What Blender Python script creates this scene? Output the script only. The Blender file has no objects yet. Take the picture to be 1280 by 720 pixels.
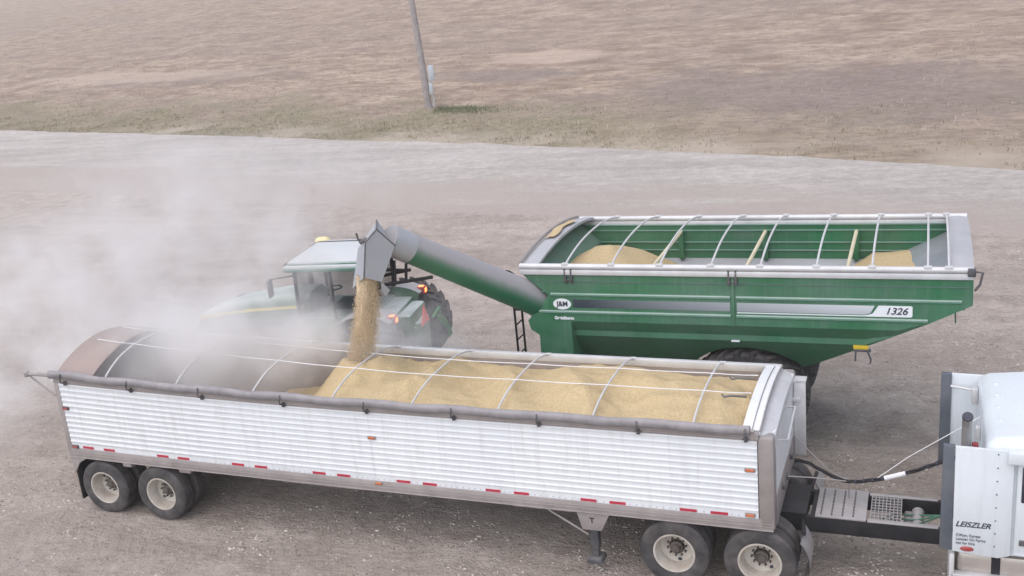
import bpy, bmesh, math, random
from mathutils import Vector, Matrix, noise
random.seed(7)
PI=math.pi; R=math.radians
sc=bpy.context.scene
COL=sc.collection

# ------------------------------------------------------------------ materials
def newmat(name):
    m=bpy.data.materials.new(name); m.use_nodes=True
    nt=m.node_tree; nt.nodes.clear()
    return m,nt
class N:
    """small node-graph helper"""
    def __init__(s,nt): s.nt=nt
    def n(s,t,**k):
        x=s.nt.nodes.new(t)
        for a,b in k.items(): setattr(x,a,b)
        return x
    def l(s,a,b): s.nt.links.new(a,b)
    def coord(s,kind='Object'): return s.n('ShaderNodeTexCoord').outputs[kind]
    def mapping(s,v,scale=(1,1,1),loc=(0,0,0),rot=(0,0,0)):
        x=s.n('ShaderNodeMapping'); s.l(v,x.inputs['Vector'])
        x.inputs['Scale'].default_value=scale; x.inputs['Location'].default_value=loc; x.inputs['Rotation'].default_value=rot
        return x.outputs[0]
    def noise(s,v,scale,detail=4,rough=.55,dist=0):
        x=s.n('ShaderNodeTexNoise'); s.l(v,x.inputs['Vector'])
        x.inputs['Scale'].default_value=scale; x.inputs['Detail'].default_value=detail
        x.inputs['Roughness'].default_value=rough; x.inputs['Distortion'].default_value=dist
        return x.outputs['Fac']
    def vor(s,v,scale,out='Distance',feature='F1'):
        x=s.n('ShaderNodeTexVoronoi',feature=feature); s.l(v,x.inputs['Vector']); x.inputs['Scale'].default_value=scale
        return x.outputs[out]
    def rng(s,v,a,b,c=0.,d=1.,smooth=False):
        x=s.n('ShaderNodeMapRange'); x.interpolation_type='SMOOTHSTEP' if smooth else 'LINEAR'
        s.l(v,x.inputs[0])
        for i,q in enumerate((a,b,c,d)): x.inputs[1+i].default_value=q
        return x.outputs[0]
    def math(s,op,a,b=None):
        x=s.n('ShaderNodeMath',operation=op)
        for i,q in enumerate((a,b)):
            if q is None: continue
            if hasattr(q,'is_linked'): s.l(q,x.inputs[i])
            else: x.inputs[i].default_value=q
        return x.outputs[0]
    def mix(s,f,a,b,mode='MIX'):
        x=s.n('ShaderNodeMix',data_type='RGBA',blend_type=mode)
        for i,q in ((0,f),(6,a),(7,b)):
            if hasattr(q,'is_linked'): s.l(q,x.inputs[i])
            elif i==0: x.inputs[0].default_value=q
            else: x.inputs[i].default_value=(*q,1)
        return x.outputs[2]
    def bump(s,h,strength=.3,dist=.02,normal=None):
        x=s.n('ShaderNodeBump'); s.l(h,x.inputs['Height']); x.inputs['Strength'].default_value=strength; x.inputs['Distance'].default_value=dist
        if normal is not None: s.l(normal,x.inputs['Normal'])
        return x.outputs[0]
    def out(s,col,rough=.6,metal=0,normal=None,alpha=None,spec=.5,**kw):
        b=s.n('ShaderNodeBsdfPrincipled')
        for k,v in (('Base Color',col),('Roughness',rough),('Metallic',metal),('Alpha',alpha),('Specular IOR Level',spec)):
            if v is None: continue
            if hasattr(v,'is_linked'): s.l(v,b.inputs[k])
            elif k=='Base Color': b.inputs[k].default_value=(*v,1)
            else: b.inputs[k].default_value=v
        for k,v in kw.items(): b.inputs[k.replace('_',' ')].default_value=v
        if normal is not None: s.l(normal,b.inputs['Normal'])
        o=s.n('ShaderNodeOutputMaterial'); s.l(b.outputs[0],o.inputs[0])
        return b

DUST=(.36,.315,.30)
def pmat(name,c,rough=.5,metal=0,var=.12,scale=3.,dust=.15,topdust=0.,streak=0.,bump=0.,bscale=40,dustcol=DUST,spec=.5,tr=(.15,.85)):
    """paint / metal / rubber with uneven tone, dust film, dust settled on upward faces and run-down streaks"""
    m,nt=newmat(name); g=N(nt); P=g.coord()
    nz=g.noise(P,scale,5,.6)
    dark=tuple(x*(1-var*2) for x in c); light=tuple(min(1,x*(1+var)) for x in c)
    col=g.mix(g.rng(nz,.3,.7),dark,light)
    f=g.math('MULTIPLY',g.rng(g.noise(P,scale*.6,6,.65),.35,.75),dust)
    if streak:
        st=g.noise(g.mapping(P,(9,9,.5)),1.6,4,.6)
        f=g.math('ADD',f,g.math('MULTIPLY',g.rng(st,.5,.8),streak))
    if topdust:
        geo=g.n('ShaderNodeNewGeometry'); sx=g.n('ShaderNodeSeparateXYZ'); g.l(geo.outputs['Normal'],sx.inputs[0])
        up=g.rng(sx.outputs[2],tr[0],tr[1],0,topdust,True)
        f=g.math('ADD',f,g.math('MULTIPLY',up,g.rng(g.noise(P,2.2,5,.6),.2,.6,.55,1.)))
    f=g.math('MINIMUM',f,1.)
    col=g.mix(f,col,dustcol)
    ro=g.math('MINIMUM',g.math('ADD',g.math('MULTIPLY',f,.5),rough),1.)
    me=g.math('MULTIPLY',g.math('SUBTRACT',1.,f),metal) if metal else 0
    nm=g.bump(g.noise(P,bscale,4),bump,.01) if bump else None
    g.out(col,ro,me,nm,spec=spec)
    return m

# ------------------------------------------------------------------ mesh builder
class MB:
    def __init__(s): s.bm=bmesh.new()
    def _add(s,verts,faces):
        vs=[s.bm.verts.new(v) for v in verts]
        for f in faces:
            try: s.bm.faces.new([vs[i] for i in f])
            except ValueError: pass
        return vs
    def box(s,x0,x1,y0,y1,z0,z1,bev=0,seg=2):
        t=bmesh.new(); bmesh.ops.create_cube(t,size=1)
        for v in t.verts: v.co=Vector(((x0+x1)/2+v.co.x*(x1-x0),(y0+y1)/2+v.co.y*(y1-y0),(z0+z1)/2+v.co.z*(z1-z0)))
        if bev: bmesh.ops.bevel(t,geom=t.edges[:],offset=bev,segments=seg,affect='EDGES',profile=.5)
        return s.merge(t)
    def merge(s,t,M=None):
        t.verts.index_update()
        s._add([(M@v.co if M else v.co.copy()) for v in t.verts],[[v.index for v in f.verts] for f in t.faces]); t.free(); return s
    def obox(s,p0,p1,w,h,up=(0,0,1),bev=0):
        """beam from p0 to p1 of width w and height h"""
        p0=Vector(p0);p1=Vector(p1);d=(p1-p0); L=d.length; d.normalize(); u=Vector(up)
        sd=d.cross(u); sd.normalize(); u=sd.cross(d)
        t=bmesh.new(); bmesh.ops.create_cube(t,size=1)
        for v in t.verts: v.co=(p0+p1)/2+d*v.co.x*L+sd*v.co.y*w+u*v.co.z*h
        if bev: bmesh.ops.bevel(t,geom=t.edges[:],offset=bev,segments=2,affect='EDGES',profile=.5)
        return s.merge(t)
    def prism(s,pts,axis,a0,a1,bev=0):
        """polygon pts (2-D in the other two axes, in x,y,z order) swept along axis"""
        def P(q,a):
            q=list(q); q.insert('xyz'.index(axis),a); return q
        n=len(pts); t=bmesh.new()
        A=[t.verts.new(P(q,a0)) for q in pts]; B=[t.verts.new(P(q,a1)) for q in pts]
        t.faces.new(A); t.faces.new(B[::-1])
        for i in range(n): t.faces.new([A[i],B[i],B[(i+1)%n],A[(i+1)%n]])
        bmesh.ops.recalc_face_normals(t,faces=t.faces[:])
        if bev: bmesh.ops.bevel(t,geom=t.edges[:],offset=bev,segments=2,affect='EDGES',profile=.5)
        return s.merge(t)
    def tube(s,pts,r,n=10,caps=True,closed=False):
        pts=[Vector(p) for p in pts]; m=len(pts); rs=r if isinstance(r,(list,tuple)) else [r]*m
        rings=[]; prev=None
        for i,p in enumerate(pts):
            d=(pts[min(i+1,m-1)]-pts[max(i-1,0)]).normalized()
            if prev is None:
                a=Vector((0,0,1)) if abs(d.z)<.9 else Vector((1,0,0))
                u=d.cross(a).normalized()
            else: u=(prev-d*prev.dot(d)).normalized()
            prev=u; w=d.cross(u)
            rings.append([p+(u*math.cos(k*2*PI/n)+w*math.sin(k*2*PI/n))*rs[i] for k in range(n)])
        V=[v for rr in rings for v in rr]; F=[]
        for i in range(m-1):
            for k in range(n): F.append([i*n+k,i*n+(k+1)%n,(i+1)*n+(k+1)%n,(i+1)*n+k])
        if caps: F.append(list(range(n))[::-1]); F.append([(m-1)*n+k for k in range(n)])
        s._add(V,F); return s
    def lathe(s,prof,n=40,c=(0,0,0),axis='y'):
        """closed profile of (r,a) turned about the axis"""
        V=[];F=[];m=len(prof)
        for k in range(n):
            an=2*PI*k/n; cx,cz=math.cos(an),math.sin(an)
            for r,a in prof:
                q=(r*cx,a,r*cz) if axis=='y' else ((r*cx,r*cz,a) if axis=='z' else (a,r*cx,r*cz))
                V.append((c[0]+q[0],c[1]+q[1],c[2]+q[2]))
        for k in range(n):
            for i in range(m):
                j=(i+1)%m; F.append([k*m+i,k*m+j,((k+1)%n)*m+j,((k+1)%n)*m+i])
        s._add(V,F); return s
    def grid(s,f,nu,nv):
        V=[f(i/nu,j/nv) for j in range(nv+1) for i in range(nu+1)]
        F=[[j*(nu+1)+i,j*(nu+1)+i+1,(j+1)*(nu+1)+i+1,(j+1)*(nu+1)+i] for j in range(nv) for i in range(nu)]
        s._add(V,F); return s
    def build(s,name,mat,parent=None,off=(0,0,0),warp=None,sharp=35,recalc=True,merge=True):
        bm=s.bm
        if merge: bmesh.ops.remove_doubles(bm,verts=bm.verts[:],dist=1e-5)
        if recalc: bmesh.ops.recalc_face_normals(bm,faces=bm.faces[:])
        if warp: warp(bm)
        o=Vector(off)
        for v in bm.verts: v.co-=o
        me=bpy.data.meshes.new(name); bm.to_mesh(me); bm.free()
        if sharp is not None:
            me.shade_smooth(); me.set_sharp_from_angle(angle=R(sharp))
        me.materials.append(mat)
        ob=bpy.data.objects.new(name,me); COL.objects.link(ob)
        if parent: ob.parent=parent
        return ob
def tag(o,label=None,cat=None,group=None,kind=None):
    for k,v in (('label',label),('category',cat),('group',group),('kind',kind)):
        if v: o[k]=v
    return o
class Frame:
    def __init__(s,x,y,yaw): s.x,s.y,s.yaw=x,y,yaw; s.a=Vector((math.cos(yaw),math.sin(yaw),0)); s.n=Vector((-math.sin(yaw),math.cos(yaw),0))
    def w(s,a,b,c=0): return Vector((s.x,s.y,0))+s.a*a+s.n*b+Vector((0,0,c))
class Thing:
    """an Empty at the thing's base; parts are meshed in the frame's coordinates"""
    def __init__(s,name,label,cat,fr,base=(0,0,0),group=None,warp=None):
        s.root=bpy.data.objects.new(name,None); COL.objects.link(s.root)
        s.root.location=fr.w(*base); s.root.rotation_euler=(0,0,fr.yaw); s.root.empty_display_size=.2
        tag(s.root,label,cat,group); s.base=base; s.warp=warp
    def part(s,name,mb,mat,parent=None,label=None,warp=True,**k):
        o=mb.build(name,mat,parent or s.root,s.base,s.warp if warp else None,**k)
        if label: o['label']=label
        return o
    def text(s,name,body,size,loc,mat,parent=None,shear=0,bold=0,wide=1.,ext=.002,align='CENTER',rot=(PI/2,0,0)):
        cu=bpy.data.curves.new(name,'FONT'); cu.body=body; cu.size=size; cu.shear=shear; cu.offset=bold; cu.extrude=ext
        cu.align_x=align; cu.align_y='CENTER'
        t=bpy.data.objects.new(name,cu); COL.objects.link(t); dg=bpy.context.evaluated_depsgraph_get()
        me=bpy.data.meshes.new_from_object(t.evaluated_get(dg)); bpy.data.objects.remove(t)
        me.name=name
        M=Matrix.Translation(Vector(loc)-Vector(s.base))@Matrix.Rotation(rot[2],4,'Z')@Matrix.Rotation(rot[0],4,'X')@Matrix.Diagonal((wide,1,1,1))
        me.transform(M)
        me.materials.clear(); me.materials.append(mat)
        o=bpy.data.objects.new(name,me); COL.objects.link(o); o.parent=parent or s.root
        return o
def copy_tree(o,parent=None):
    c=o.copy(); COL.objects.link(c)
    if parent: c.parent=parent
    for ch in list(o.children): copy_tree(ch,c)
    return c

# frames of the vehicles (world metres; camera foot is the origin)
T=Frame(-8.4141,18.0093,-.3876)          # trailer and truck: x along the trailer from its rear, y away from the viewer
K=Frame(.206,18.889,-.388)                # grain cart: x from its front end, y away from the viewer
KSX,KSY=1.0187,.9466                     # cart length and width against its drawing
TRY=math.atan2(.238,-.971)
A=Frame(-2.95,23.1,TRY)                  # tractor: x forward, y to its left
H=Frame(-2.09,17.37,.4669)               # unloading auger: x back along the auger, y away from the viewer

# ------------------------------------------------------------------ camera, light
cam=bpy.data.cameras.new('camera'); co=bpy.data.objects.new('camera',cam); COL.objects.link(co)
cam.sensor_width=36; cam.lens=1315.87/1280*36; cam.clip_end=3000; cam.clip_start=.1
pitch,roll=.2902,-.0919
fw=Vector((0,math.cos(pitch),-math.sin(pitch))); r0=Vector((1,0,0)); u0=r0.cross(fw)
rr=r0*math.cos(roll)+u0*math.sin(roll); uu=u0*math.cos(roll)-r0*math.sin(roll)
M=Matrix((rr,uu,-fw)).transposed().to_4x4(); M.translation=(0,0,8.9616); co.matrix_world=M
sc.camera=co
SUN_EL,SUN_AZ=R(62),R(-135)               # azimuth measured from +y towards +x
w=bpy.data.worlds.new('World'); sc.world=w; w.use_nodes=True
nt=w.node_tree; bg=nt.nodes['Background']; sky=nt.nodes.new('ShaderNodeTexSky'); sky.sky_type='NISHITA'
sky.sun_disc=False; sky.sun_elevation=SUN_EL; sky.sun_rotation=SUN_AZ; sky.dust_density=1.5; sky.air_density=1.; sky.ozone_density=1.
nt.links.new(sky.outputs[0],bg.inputs[0]); bg.inputs[1].default_value=.065
sl=bpy.data.lights.new('sun','SUN'); sl.energy=1.5; sl.angle=R(120); sl.color=(1,.96,.925)
so=bpy.data.objects.new('sun',sl); COL.objects.link(so)
d=Vector((math.sin(SUN_AZ)*math.cos(SUN_EL),math.cos(SUN_AZ)*math.cos(SUN_EL),math.sin(SUN_EL)))
so.rotation_euler=d.to_track_quat('Z','Y').to_euler(); so.location=(0,0,40)
vs=sc.view_settings; vs.view_transform='Standard'; vs.look='None'; vs.exposure=1.23; vs.gamma=1
sc.cycles.volume_bounces=4; sc.cycles.max_bounces=10; sc.cycles.use_denoising=True
sc.cycles.volume_step_rate=1; sc.cycles.volume_max_steps=256

# ------------------------------------------------------------------ terrain
FAR=[(-140,165),(-53.4,99.3),(-41.9,90.3),(-20.6,73.8),(.7,56.9),(10.3,48.8),(14.3,45.),(19.9,39.4),(22.3,37.2),(60,2),(140,-72)]
NEAR=[(-140,128),(-28.8,60.7),(-12.6,50.3),(2.2,41.),(10.4,36.2),(16.5,32.4),(60,5),(140,-45)]
def lerp_poly(P,x):
    if x<=P[0][0]: i=0
    elif x>=P[-1][0]: i=len(P)-2
    else: i=max(k for k in range(len(P)-1) if P[k][0]<=x)
    (a,b),(c,d_)=P[i],P[i+1]; return b+(d_-b)*(x-a)/(c-a)
def edge_noise(x,amp=1.): return amp*(noise.noise((x*.35,3.1,0))*.5+noise.noise((x*1.3,7.7,0))*.35+noise.noise((x*5,1.7,0))*.2)
def dfar(x,y): return (y-lerp_poly(FAR,x))*.76
def hill(d):
    if d<=0: return 0
    d=min(d,420); return .105*d*d/(d+14)
def height(x,y):
    d=dfar(x,y); h=hill(d)
    if d>0: h+=min(1,d/6)*(noise.noise((x*.06,y*.06,0))*.35+noise.noise((x*.3,y*.3,5))*.06)
    return h
def terrain_hit(ox,oy):
    return height(ox,oy)

def ground_mesh():
    bm=bmesh.new(); ld=bm.verts.layers.float.new('beyond_road'); 
    xs=[]; x=-620.
    while x<620: xs.append(x); x+= 1.5 if abs(x)<75 else 12
    vv=[]; v=-90.
    while v<620: vv.append(v); v+= 1.2 if -6<v<110 else (5 if v<200 else 20)
    rows=[]
    for v in vv:
        row=[]
        for x in xs:
            y=lerp_poly(FAR,x)+v/.76
            z=height(x,y)-.06
            q=bm.verts.new((x,y,z)); q[ld]=v; row.append(q)
        rows.append(row)
    for j in range(len(rows)-1):
        for i in range(len(xs)-1): bm.faces.new([rows[j][i],rows[j][i+1],rows[j+1][i+1],rows[j+1][i]])
    return bm
def field_mat():
    m,nt=newmat('field_soil_and_stubble'); g=N(nt); P=g.coord()
    at=g.n('ShaderNodeAttribute',attribute_name='beyond_road'); D=at.outputs['Fac']
    # rows of stubble run along the road
    Rr=g.mapping(P,(1,1,1),rot=(0,0,R(38)))
    rows=g.mapping(Rr,(.5,1.15,1))
    n1=g.noise(rows,.55,6,.6); n2=g.noise(g.mapping(Rr,(1.,2.0,1)),1.1,6,.7); n3=g.noise(P,9,5,.7); n4=g.noise(g.mapping(Rr,(.3,1,1)),.07,4,.55)
    n5=g.noise(P,2.2,5,.7)
    col=g.mix(g.rng(n1,.36,.64),(.235,.165,.118),(.48,.375,.285))
    col=g.mix(g.rng(n4,.4,.62,0,.5),col,(.30,.235,.20)); col=g.mix(g.rng(g.noise(P,.32,6,.7),.48,.68,0,.6),col,(.24,.18,.15)); col=g.mix(g.rng(g.noise(P,.21,6,.7),.5,.7,0,.55),col,(.52,.41,.32))
    col=g.mix(g.rng(n2,.47,.66,0,.85),col,(.19,.14,.12))
    col=g.mix(g.rng(n3,.55,.75,0,.7),col,(.56,.47,.385))
    col=g.mix(g.rng(n3,.25,.45,.6,0),col,(.16,.125,.11))
    # worn, bare darker earth in two broad patches
    sx=g.n('ShaderNodeSeparateXYZ'); g.l(P,sx.inputs[0])
    def blob(cx,cy,rx,ry,rot,seed):
        v=g.mapping(P,(1,1,0),loc=(-cx,-cy,0)); v=g.mapping(v,(1,1,0),rot=(0,0,R(rot))); v=g.mapping(v,(1/rx,1/ry,0))
        ln=g.n('ShaderNodeVectorMath',operation='LENGTH'); g.l(v,ln.inputs[0])
        e=g.math('ADD',ln.outputs['Value'],g.rng(g.noise(g.mapping(P,(1,1,1),loc=(seed,0,0)),.22,6,.65),.2,.8,-.55,.55))
        return g.rng(e,.55,1.1,1,0,True)
    dk=g.math('MAXIMUM',blob(20,61,19,9,39,3),g.math('MAXIMUM',blob(1,84,9,2.4,39,9),g.math('MULTIPLY',blob(-32,112,20,5,38,5),.7)))
    bare=g.mix(g.rng(n5,.3,.7),(.16,.125,.11),(.29,.235,.21))
    col=g.mix(g.math('MULTIPLY',dk,.7),col,bare)
    lt=g.math('MAXIMUM',blob(5,89,7,3,39,14),blob(-40,120,22,4,38,2))
    col=g.mix(g.math('MULTIPLY',lt,.6),col,(.50,.39,.315))
    # grassy verge along the road, thinning out uphill
    dd=g.math('ADD',D,g.rng(g.noise(P,.16,5,.6),.3,.7,-7,7))
    vg=g.math('MULTIPLY',g.rng(dd,5,15,1,0,True),g.rng(sx.outputs[0],2,13,1,.35,True))
    vcol=g.mix(g.rng(n5,.35,.65),(.17,.15,.095),(.32,.27,.185))
    vcol=g.mix(g.rng(n3,.5,.75,0,.8),vcol,(.44,.37,.27))
    vcol=g.mix(g.rng(g.noise(P,.5,4),.5,.7,0,.6),vcol,(.15,.155,.085))
    col=g.mix(g.math('MULTIPLY',vg,.9),col,vcol)
    pale=g.math('MULTIPLY',g.rng(D,1.5,6,1,0,True),g.rng(g.noise(P,.11,4),.45,.6))
    col=g.mix(g.math('MULTIPLY',pale,.8),col,(.44,.37,.30))
    hgt=g.math('ADD',g.math('MULTIPLY',n3,.5),g.math('ADD',n5,n2))
    g.out(col,.95,0,g.bump(hgt,.7,.12),spec=.15)
    return m
MF=field_mat()
bm=ground_mesh(); me=bpy.data.meshes.new('ground'); bm.to_mesh(me); bm.free(); me.shade_smooth(); me.materials.append(MF)
gd=bpy.data.objects.new('ground',me); COL.objects.link(gd)
tag(gd,'dry stubble field rising gently behind the gravel road','field',kind='structure')

def yard_height(x,y):
    h=noise.noise((x*.25,y*.25,2))*.025+noise.noise((x*.9,y*.9,4))*.012+noise.noise((x*3,y*3,6))*.022+noise.noise((x*7,y*7,16))*.018
    # wheel ruts running along the vehicles
    q=(Vector((x-T.x,y-T.y,0))); s_=q.dot(T.a); t_=q.dot(T.n)
    wob=noise.noise((s_*.12,0,9))*.5
    for c in (-1.6,-.1,3.2,5.4,8.6,-3.4):
        dd=(t_-c-wob)/.28
        h-=.022*math.exp(-dd*dd)*(.6+.4*noise.noise((s_*.6,c,1)))
    return h
LANES=[-T.x*math.sin(T.yaw)+T.y*math.cos(T.yaw)+q for q in (-2.6,-.9,3.6,5.5,8.9,10.7,14.5)]
def gravel_mat(name,base_d,base_l,edge=None,stone=.8):
    m,nt=newmat(name); g=N(nt); P=g.coord()
    al=g.mapping(P,(1,1,1),rot=(0,0,-T.yaw))
    big=g.noise(g.mapping(al,(.5,1.2,1)),.22,5,.6); mid=g.noise(P,1.6,6,.7); fine=g.noise(P,14,5,.75); tr=g.noise(g.mapping(al,(.28,1.2,1)),.7,5,.65)
    col=g.mix(g.rng(mid,.34,.66),tuple(a*.86 for a in base_d),tuple(a*1.06 for a in base_l))
    clod=g.noise(g.mapping(al,(.8,1.5,1)),5.5,6,.75)
    col=g.mix(g.rng(big,.4,.65,0,.6),col,tuple(a*.72+.0 for a in base_d))
    col=g.mix(g.rng(tr,.46,.66,0,.35),col,tuple(min(1,a*1.25) for a in base_l))
    col=g.mix(g.rng(clod,.52,.70,0,.7),col,tuple(a*.70 for a in base_d)); col=g.mix(g.rng(clod,.28,.46,.5,0),col,tuple(min(1,a*1.3) for a in base_l))
    col=g.mix(g.rng(fine,.55,.8,0,.8),col,tuple(min(1,a*1.5) for a in base_l))
    col=g.mix(g.rng(fine,.2,.42,.7,0),col,tuple(a*.55 for a in base_d))
    vd=g.vor(P,15,'Distance'); vc=g.n('ShaderNodeTexVoronoi'); g.l(P,vc.inputs['Vector']); vc.inputs['Scale'].default_value=15
    sp=g.n('ShaderNodeSeparateColor'); g.l(vc.outputs['Color'],sp.inputs[0])
    peb=g.math('MULTIPLY',g.rng(vd,.16,.30,1,0),g.rng(sp.outputs[0],.66,.72))
    vd2=g.vor(P,9,'Distance'); v2=g.n('ShaderNodeTexVoronoi'); g.l(P,v2.inputs['Vector']); v2.inputs['Scale'].default_value=9; s2=g.n('ShaderNodeSeparateColor'); g.l(v2.outputs['Color'],s2.inputs[0])
    peb2=g.math('MULTIPLY',g.rng(vd2,.10,.26,1,0),g.rng(s2.outputs[0],.72,.78))
    col=g.mix(g.math('MULTIPLY',peb2,stone),col,g.mix(s2.outputs[1],(.24,.20,.18),(.70,.64,.59)))
    col=g.mix(g.math('MULTIPLY',peb,stone),col,g.mix(sp.outputs[1],(.34,.29,.26),(.78,.71,.65)))
    # tread prints pressed along a few wheel lanes
    sl=g.n('ShaderNodeSeparateXYZ'); g.l(al,sl.inputs[0]); lane=None
    for c in LANES:
        q=g.rng(g.math('ABSOLUTE',g.math('SUBTRACT',g.math('ADD',sl.outputs[1],g.rng(g.noise(g.mapping(al,(.12,.12,0)),1.,2),0,1,-1.2,1.2)),c)),.16,.30,1,0,True)
        lane=q if lane is None else g.math('MAXIMUM',lane,q)
    wav=g.math('SINE',g.math('MULTIPLY',g.math('ADD',sl.outputs[0],g.math('MULTIPLY',sl.outputs[1],.6)),2*PI/.26))
    pr=g.math('MULTIPLY',lane,g.rng(g.noise(P,.7,3),.42,.58))
    tre=g.math('MULTIPLY',pr,g.rng(wav,-.3,.5))
    col=g.mix(g.math('MULTIPLY',lane,.22),col,tuple(a*.8 for a in base_d)); col=g.mix(g.math('MULTIPLY',tre,.10),col,tuple(a*.55 for a in base_d))
    if edge:
        at=g.n('ShaderNodeAttribute',attribute_name='spread'); 
        e=g.rng(g.math('ADD',at.outputs['Fac'],g.rng(g.noise(g.mapping(al,(.25,1,1)),.35,6,.65),.25,.75,-.45,.45)),.25,.8,1,0,True)
        col=g.mix(e,col,edge)
    hg=g.math('ADD',g.math('MULTIPLY',tre,-.2),g.math('ADD',g.math('ADD',g.math('MULTIPLY',fine,.6),clod),g.math('ADD',mid,g.math('MULTIPLY',peb,.5))))
    g.out(col,.95,0,g.bump(hg,1.,.11),spec=.12)
    return m
YD,YL=(.485,.398,.340),(.615,.53,.470)
MY=gravel_mat('packed_gravel_yard',YD,YL)
MR=gravel_mat('pale_road_gravel',(.545,.49,.445),(.64,.58,.535),edge=(.535,.455,.405),stone=.25)
def yard():
    bm=bmesh.new(); xs=[]; x=-150.
    def stp(x): return .11 if -11.5<x<11.5 else (.5 if abs(x)<40 else 4)
    while x<90: xs.append(x); x+=stp(x)
    N_=330; rows=[]
    for j in range(N_+1):
        row=[]
        for x in xs:
            yf=lerp_poly(FAR,x)+edge_noise(x,.9)-.3; y0=-40
            f=j/N_; f=f**1.0
            # rows finer near the viewer
            near0=11.
            if j<6: y=y0+(near0-y0)*j/6
            else: y=near0+(yf-near0)*((j-6)/(N_-6))**1.5 if yf>near0+2 else near0+(j-6)*.01
            row.append(bm.verts.new((x,y,yard_height(x,y))))
        rows.append(row)
    for j in range(N_):
        for i in range(len(xs)-1): bm.faces.new([rows[j][i],rows[j][i+1],rows[j+1][i+1],rows[j+1][i]])
    me=bpy.data.meshes.new('gravel_yard'); bm.to_mesh(me); bm.free(); me.shade_smooth(); me.materials.append(MY)
    o=bpy.data.objects.new('gravel_yard',me); COL.objects.link(o); tag(o,'packed gravel and dirt yard under the vehicles','yard',kind='structure')
yard()
def road():
    bm=bmesh.new(); ly=bm.verts.layers.float.new('spread'); xs=[-150+i*.8 for i in range(int(240/.8)+1)]; n=26; rows=[]
    for j in range(n+1):
        row=[]
        for x in xs:
            yf=lerp_poly(FAR,x)+edge_noise(x+40,1.)-.15; yn=lerp_poly(NEAR,x)-4
            y=yn+(yf-yn)*j/n
            q=bm.verts.new((x,y,yard_height(x,y)*(1 if j<6 else .3)-.04+.018*min(j,5))); q[ly]=j/n*1.35 ; row.append(q)
        rows.append(row)
    for j in range(n):
        for i in range(len(xs)-1): bm.faces.new([rows[j][i],rows[j][i+1],rows[j+1][i+1],rows[j+1][i]])
    me=bpy.data.meshes.new('gravel_road'); bm.to_mesh(me); bm.free(); me.shade_smooth(); me.materials.append(MR)
    o=bpy.data.objects.new('gravel_road',me); COL.objects.link(o); tag(o,'pale gravel road between the yard and the field','road',kind='structure')
road()

# scattered stones, stubble, verge grass (uncountable)
def scatter(name,mat,items,shape,label,cat):
    V=[];F=[]
    for it in items: shape(it,V,F)
    me=bpy.data.meshes.new(name); me.from_pydata(V,[],F); me.update(); 
    me.materials.append(mat)
    o=bpy.data.objects.new(name,me); COL.objects.link(o); tag(o,label,cat,kind='stuff'); return o
def stone(it,V,F):
    x,y,z,r=it; b=len(V)
    sq=random.uniform(.45,.8); an=random.uniform(0,PI); el=random.uniform(.7,1.4)
    pts=[(1,0,0),(.3,.9,.1),(-.8,.55,0),(-.8,-.6,.1),(.35,-.95,0),(.5,.2,.8),(-.4,.25,.9),(0,-.5,.85)]
    for p in pts:
        px=p[0]*el*random.uniform(.8,1.2); py=p[1]*random.uniform(.8,1.2)
        V.append((x+r*(px*math.cos(an)-py*math.sin(an)),y+r*(px*math.sin(an)+py*math.cos(an)),z-r*.2+r*p[2]*sq))
    for f in ((0,1,5),(1,6,5),(1,2,6),(2,3,6),(3,7,6),(3,4,7),(4,5,7),(4,0,5),(5,6,7)): F.append([b+i for i in f])
def vmat(name,cols,scale,rough=.9):
    m,nt=newmat(name); g=N(nt)
    wn=g.n('ShaderNodeTexVoronoi'); g.l(g.coord(),wn.inputs['Vector']); wn.inputs['Scale'].default_value=scale
    sp=g.n('ShaderNodeSeparateColor'); g.l(wn.outputs['Color'],sp.inputs[0])
    rp=g.n('ShaderNodeValToRGB'); g.l(sp.outputs[0],rp.inputs[0])
    el=rp.color_ramp.elements
    while len(el)<len(cols): el.new(.5)
    for i,c in enumerate(cols): el[i].position=i/(len(cols)-1); el[i].color=(*c,1)
    g.out(rp.outputs[0],rough,spec=.2); return m
st=[]
for _ in range(60000):
    y=11.5+ (random.random()**1.9)*34; x=random.uniform(-.52,.52)*(y+2)*1.12
    if dfar(x,y)>-1: continue
    if noise.noise((x*.45,y*.45,11))<.05 and random.random()<.8: continue
    r=.010+.026*random.random()**2.2
    st.append((x,y,yard_height(x,y),r))
scatter('gravel_stones',vmat('loose_stones',[(.20,.17,.16),(.30,.26,.245),(.50,.44,.40),(.64,.57,.52)],3),st,stone,'loose stones and pebbles strewn over the yard','stones')
def tuft(it,V,F):
    x,y,z,h,nb,sp=it
    for _ in range(nb):
        b=len(V); an=random.uniform(0,2*PI); le=random.uniform(.2,1.1); w=h*.10; hh=h*random.uniform(.5,1.1)
        ox,oy=random.gauss(0,sp),random.gauss(0,sp); dx,dy=math.cos(an),math.sin(an)
        V.append((x+ox-dy*w,y+oy+dx*w,z-.02)); V.append((x+ox+dy*w,y+oy-dx*w,z-.02)); V.append((x+ox+dx*hh*le,y+oy+dy*hh*le,z+hh))
        F.append([b,b+1,b+2])
its=[]
for _ in range(20000):
    x=random.uniform(-78,36); v=.2+abs(random.gauss(0,5.5)); y=lerp_poly(FAR,x)+v/.76
    if noise.noise((x*.2,y*.2,21))<-.15 and random.random()<.8: continue
    if x>6 and random.random()<.6: continue
    its.append((x,y,height(x,y)-.06,random.uniform(.06,.2),3,.12))
scatter('verge_grass',vmat('dry_verge_grass',[(.13,.125,.065),(.24,.20,.12),(.36,.30,.20),(.52,.45,.34)],1.2),its,tuft,'dry trampled grass along the far edge of the road','grass')
its=[]
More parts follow.
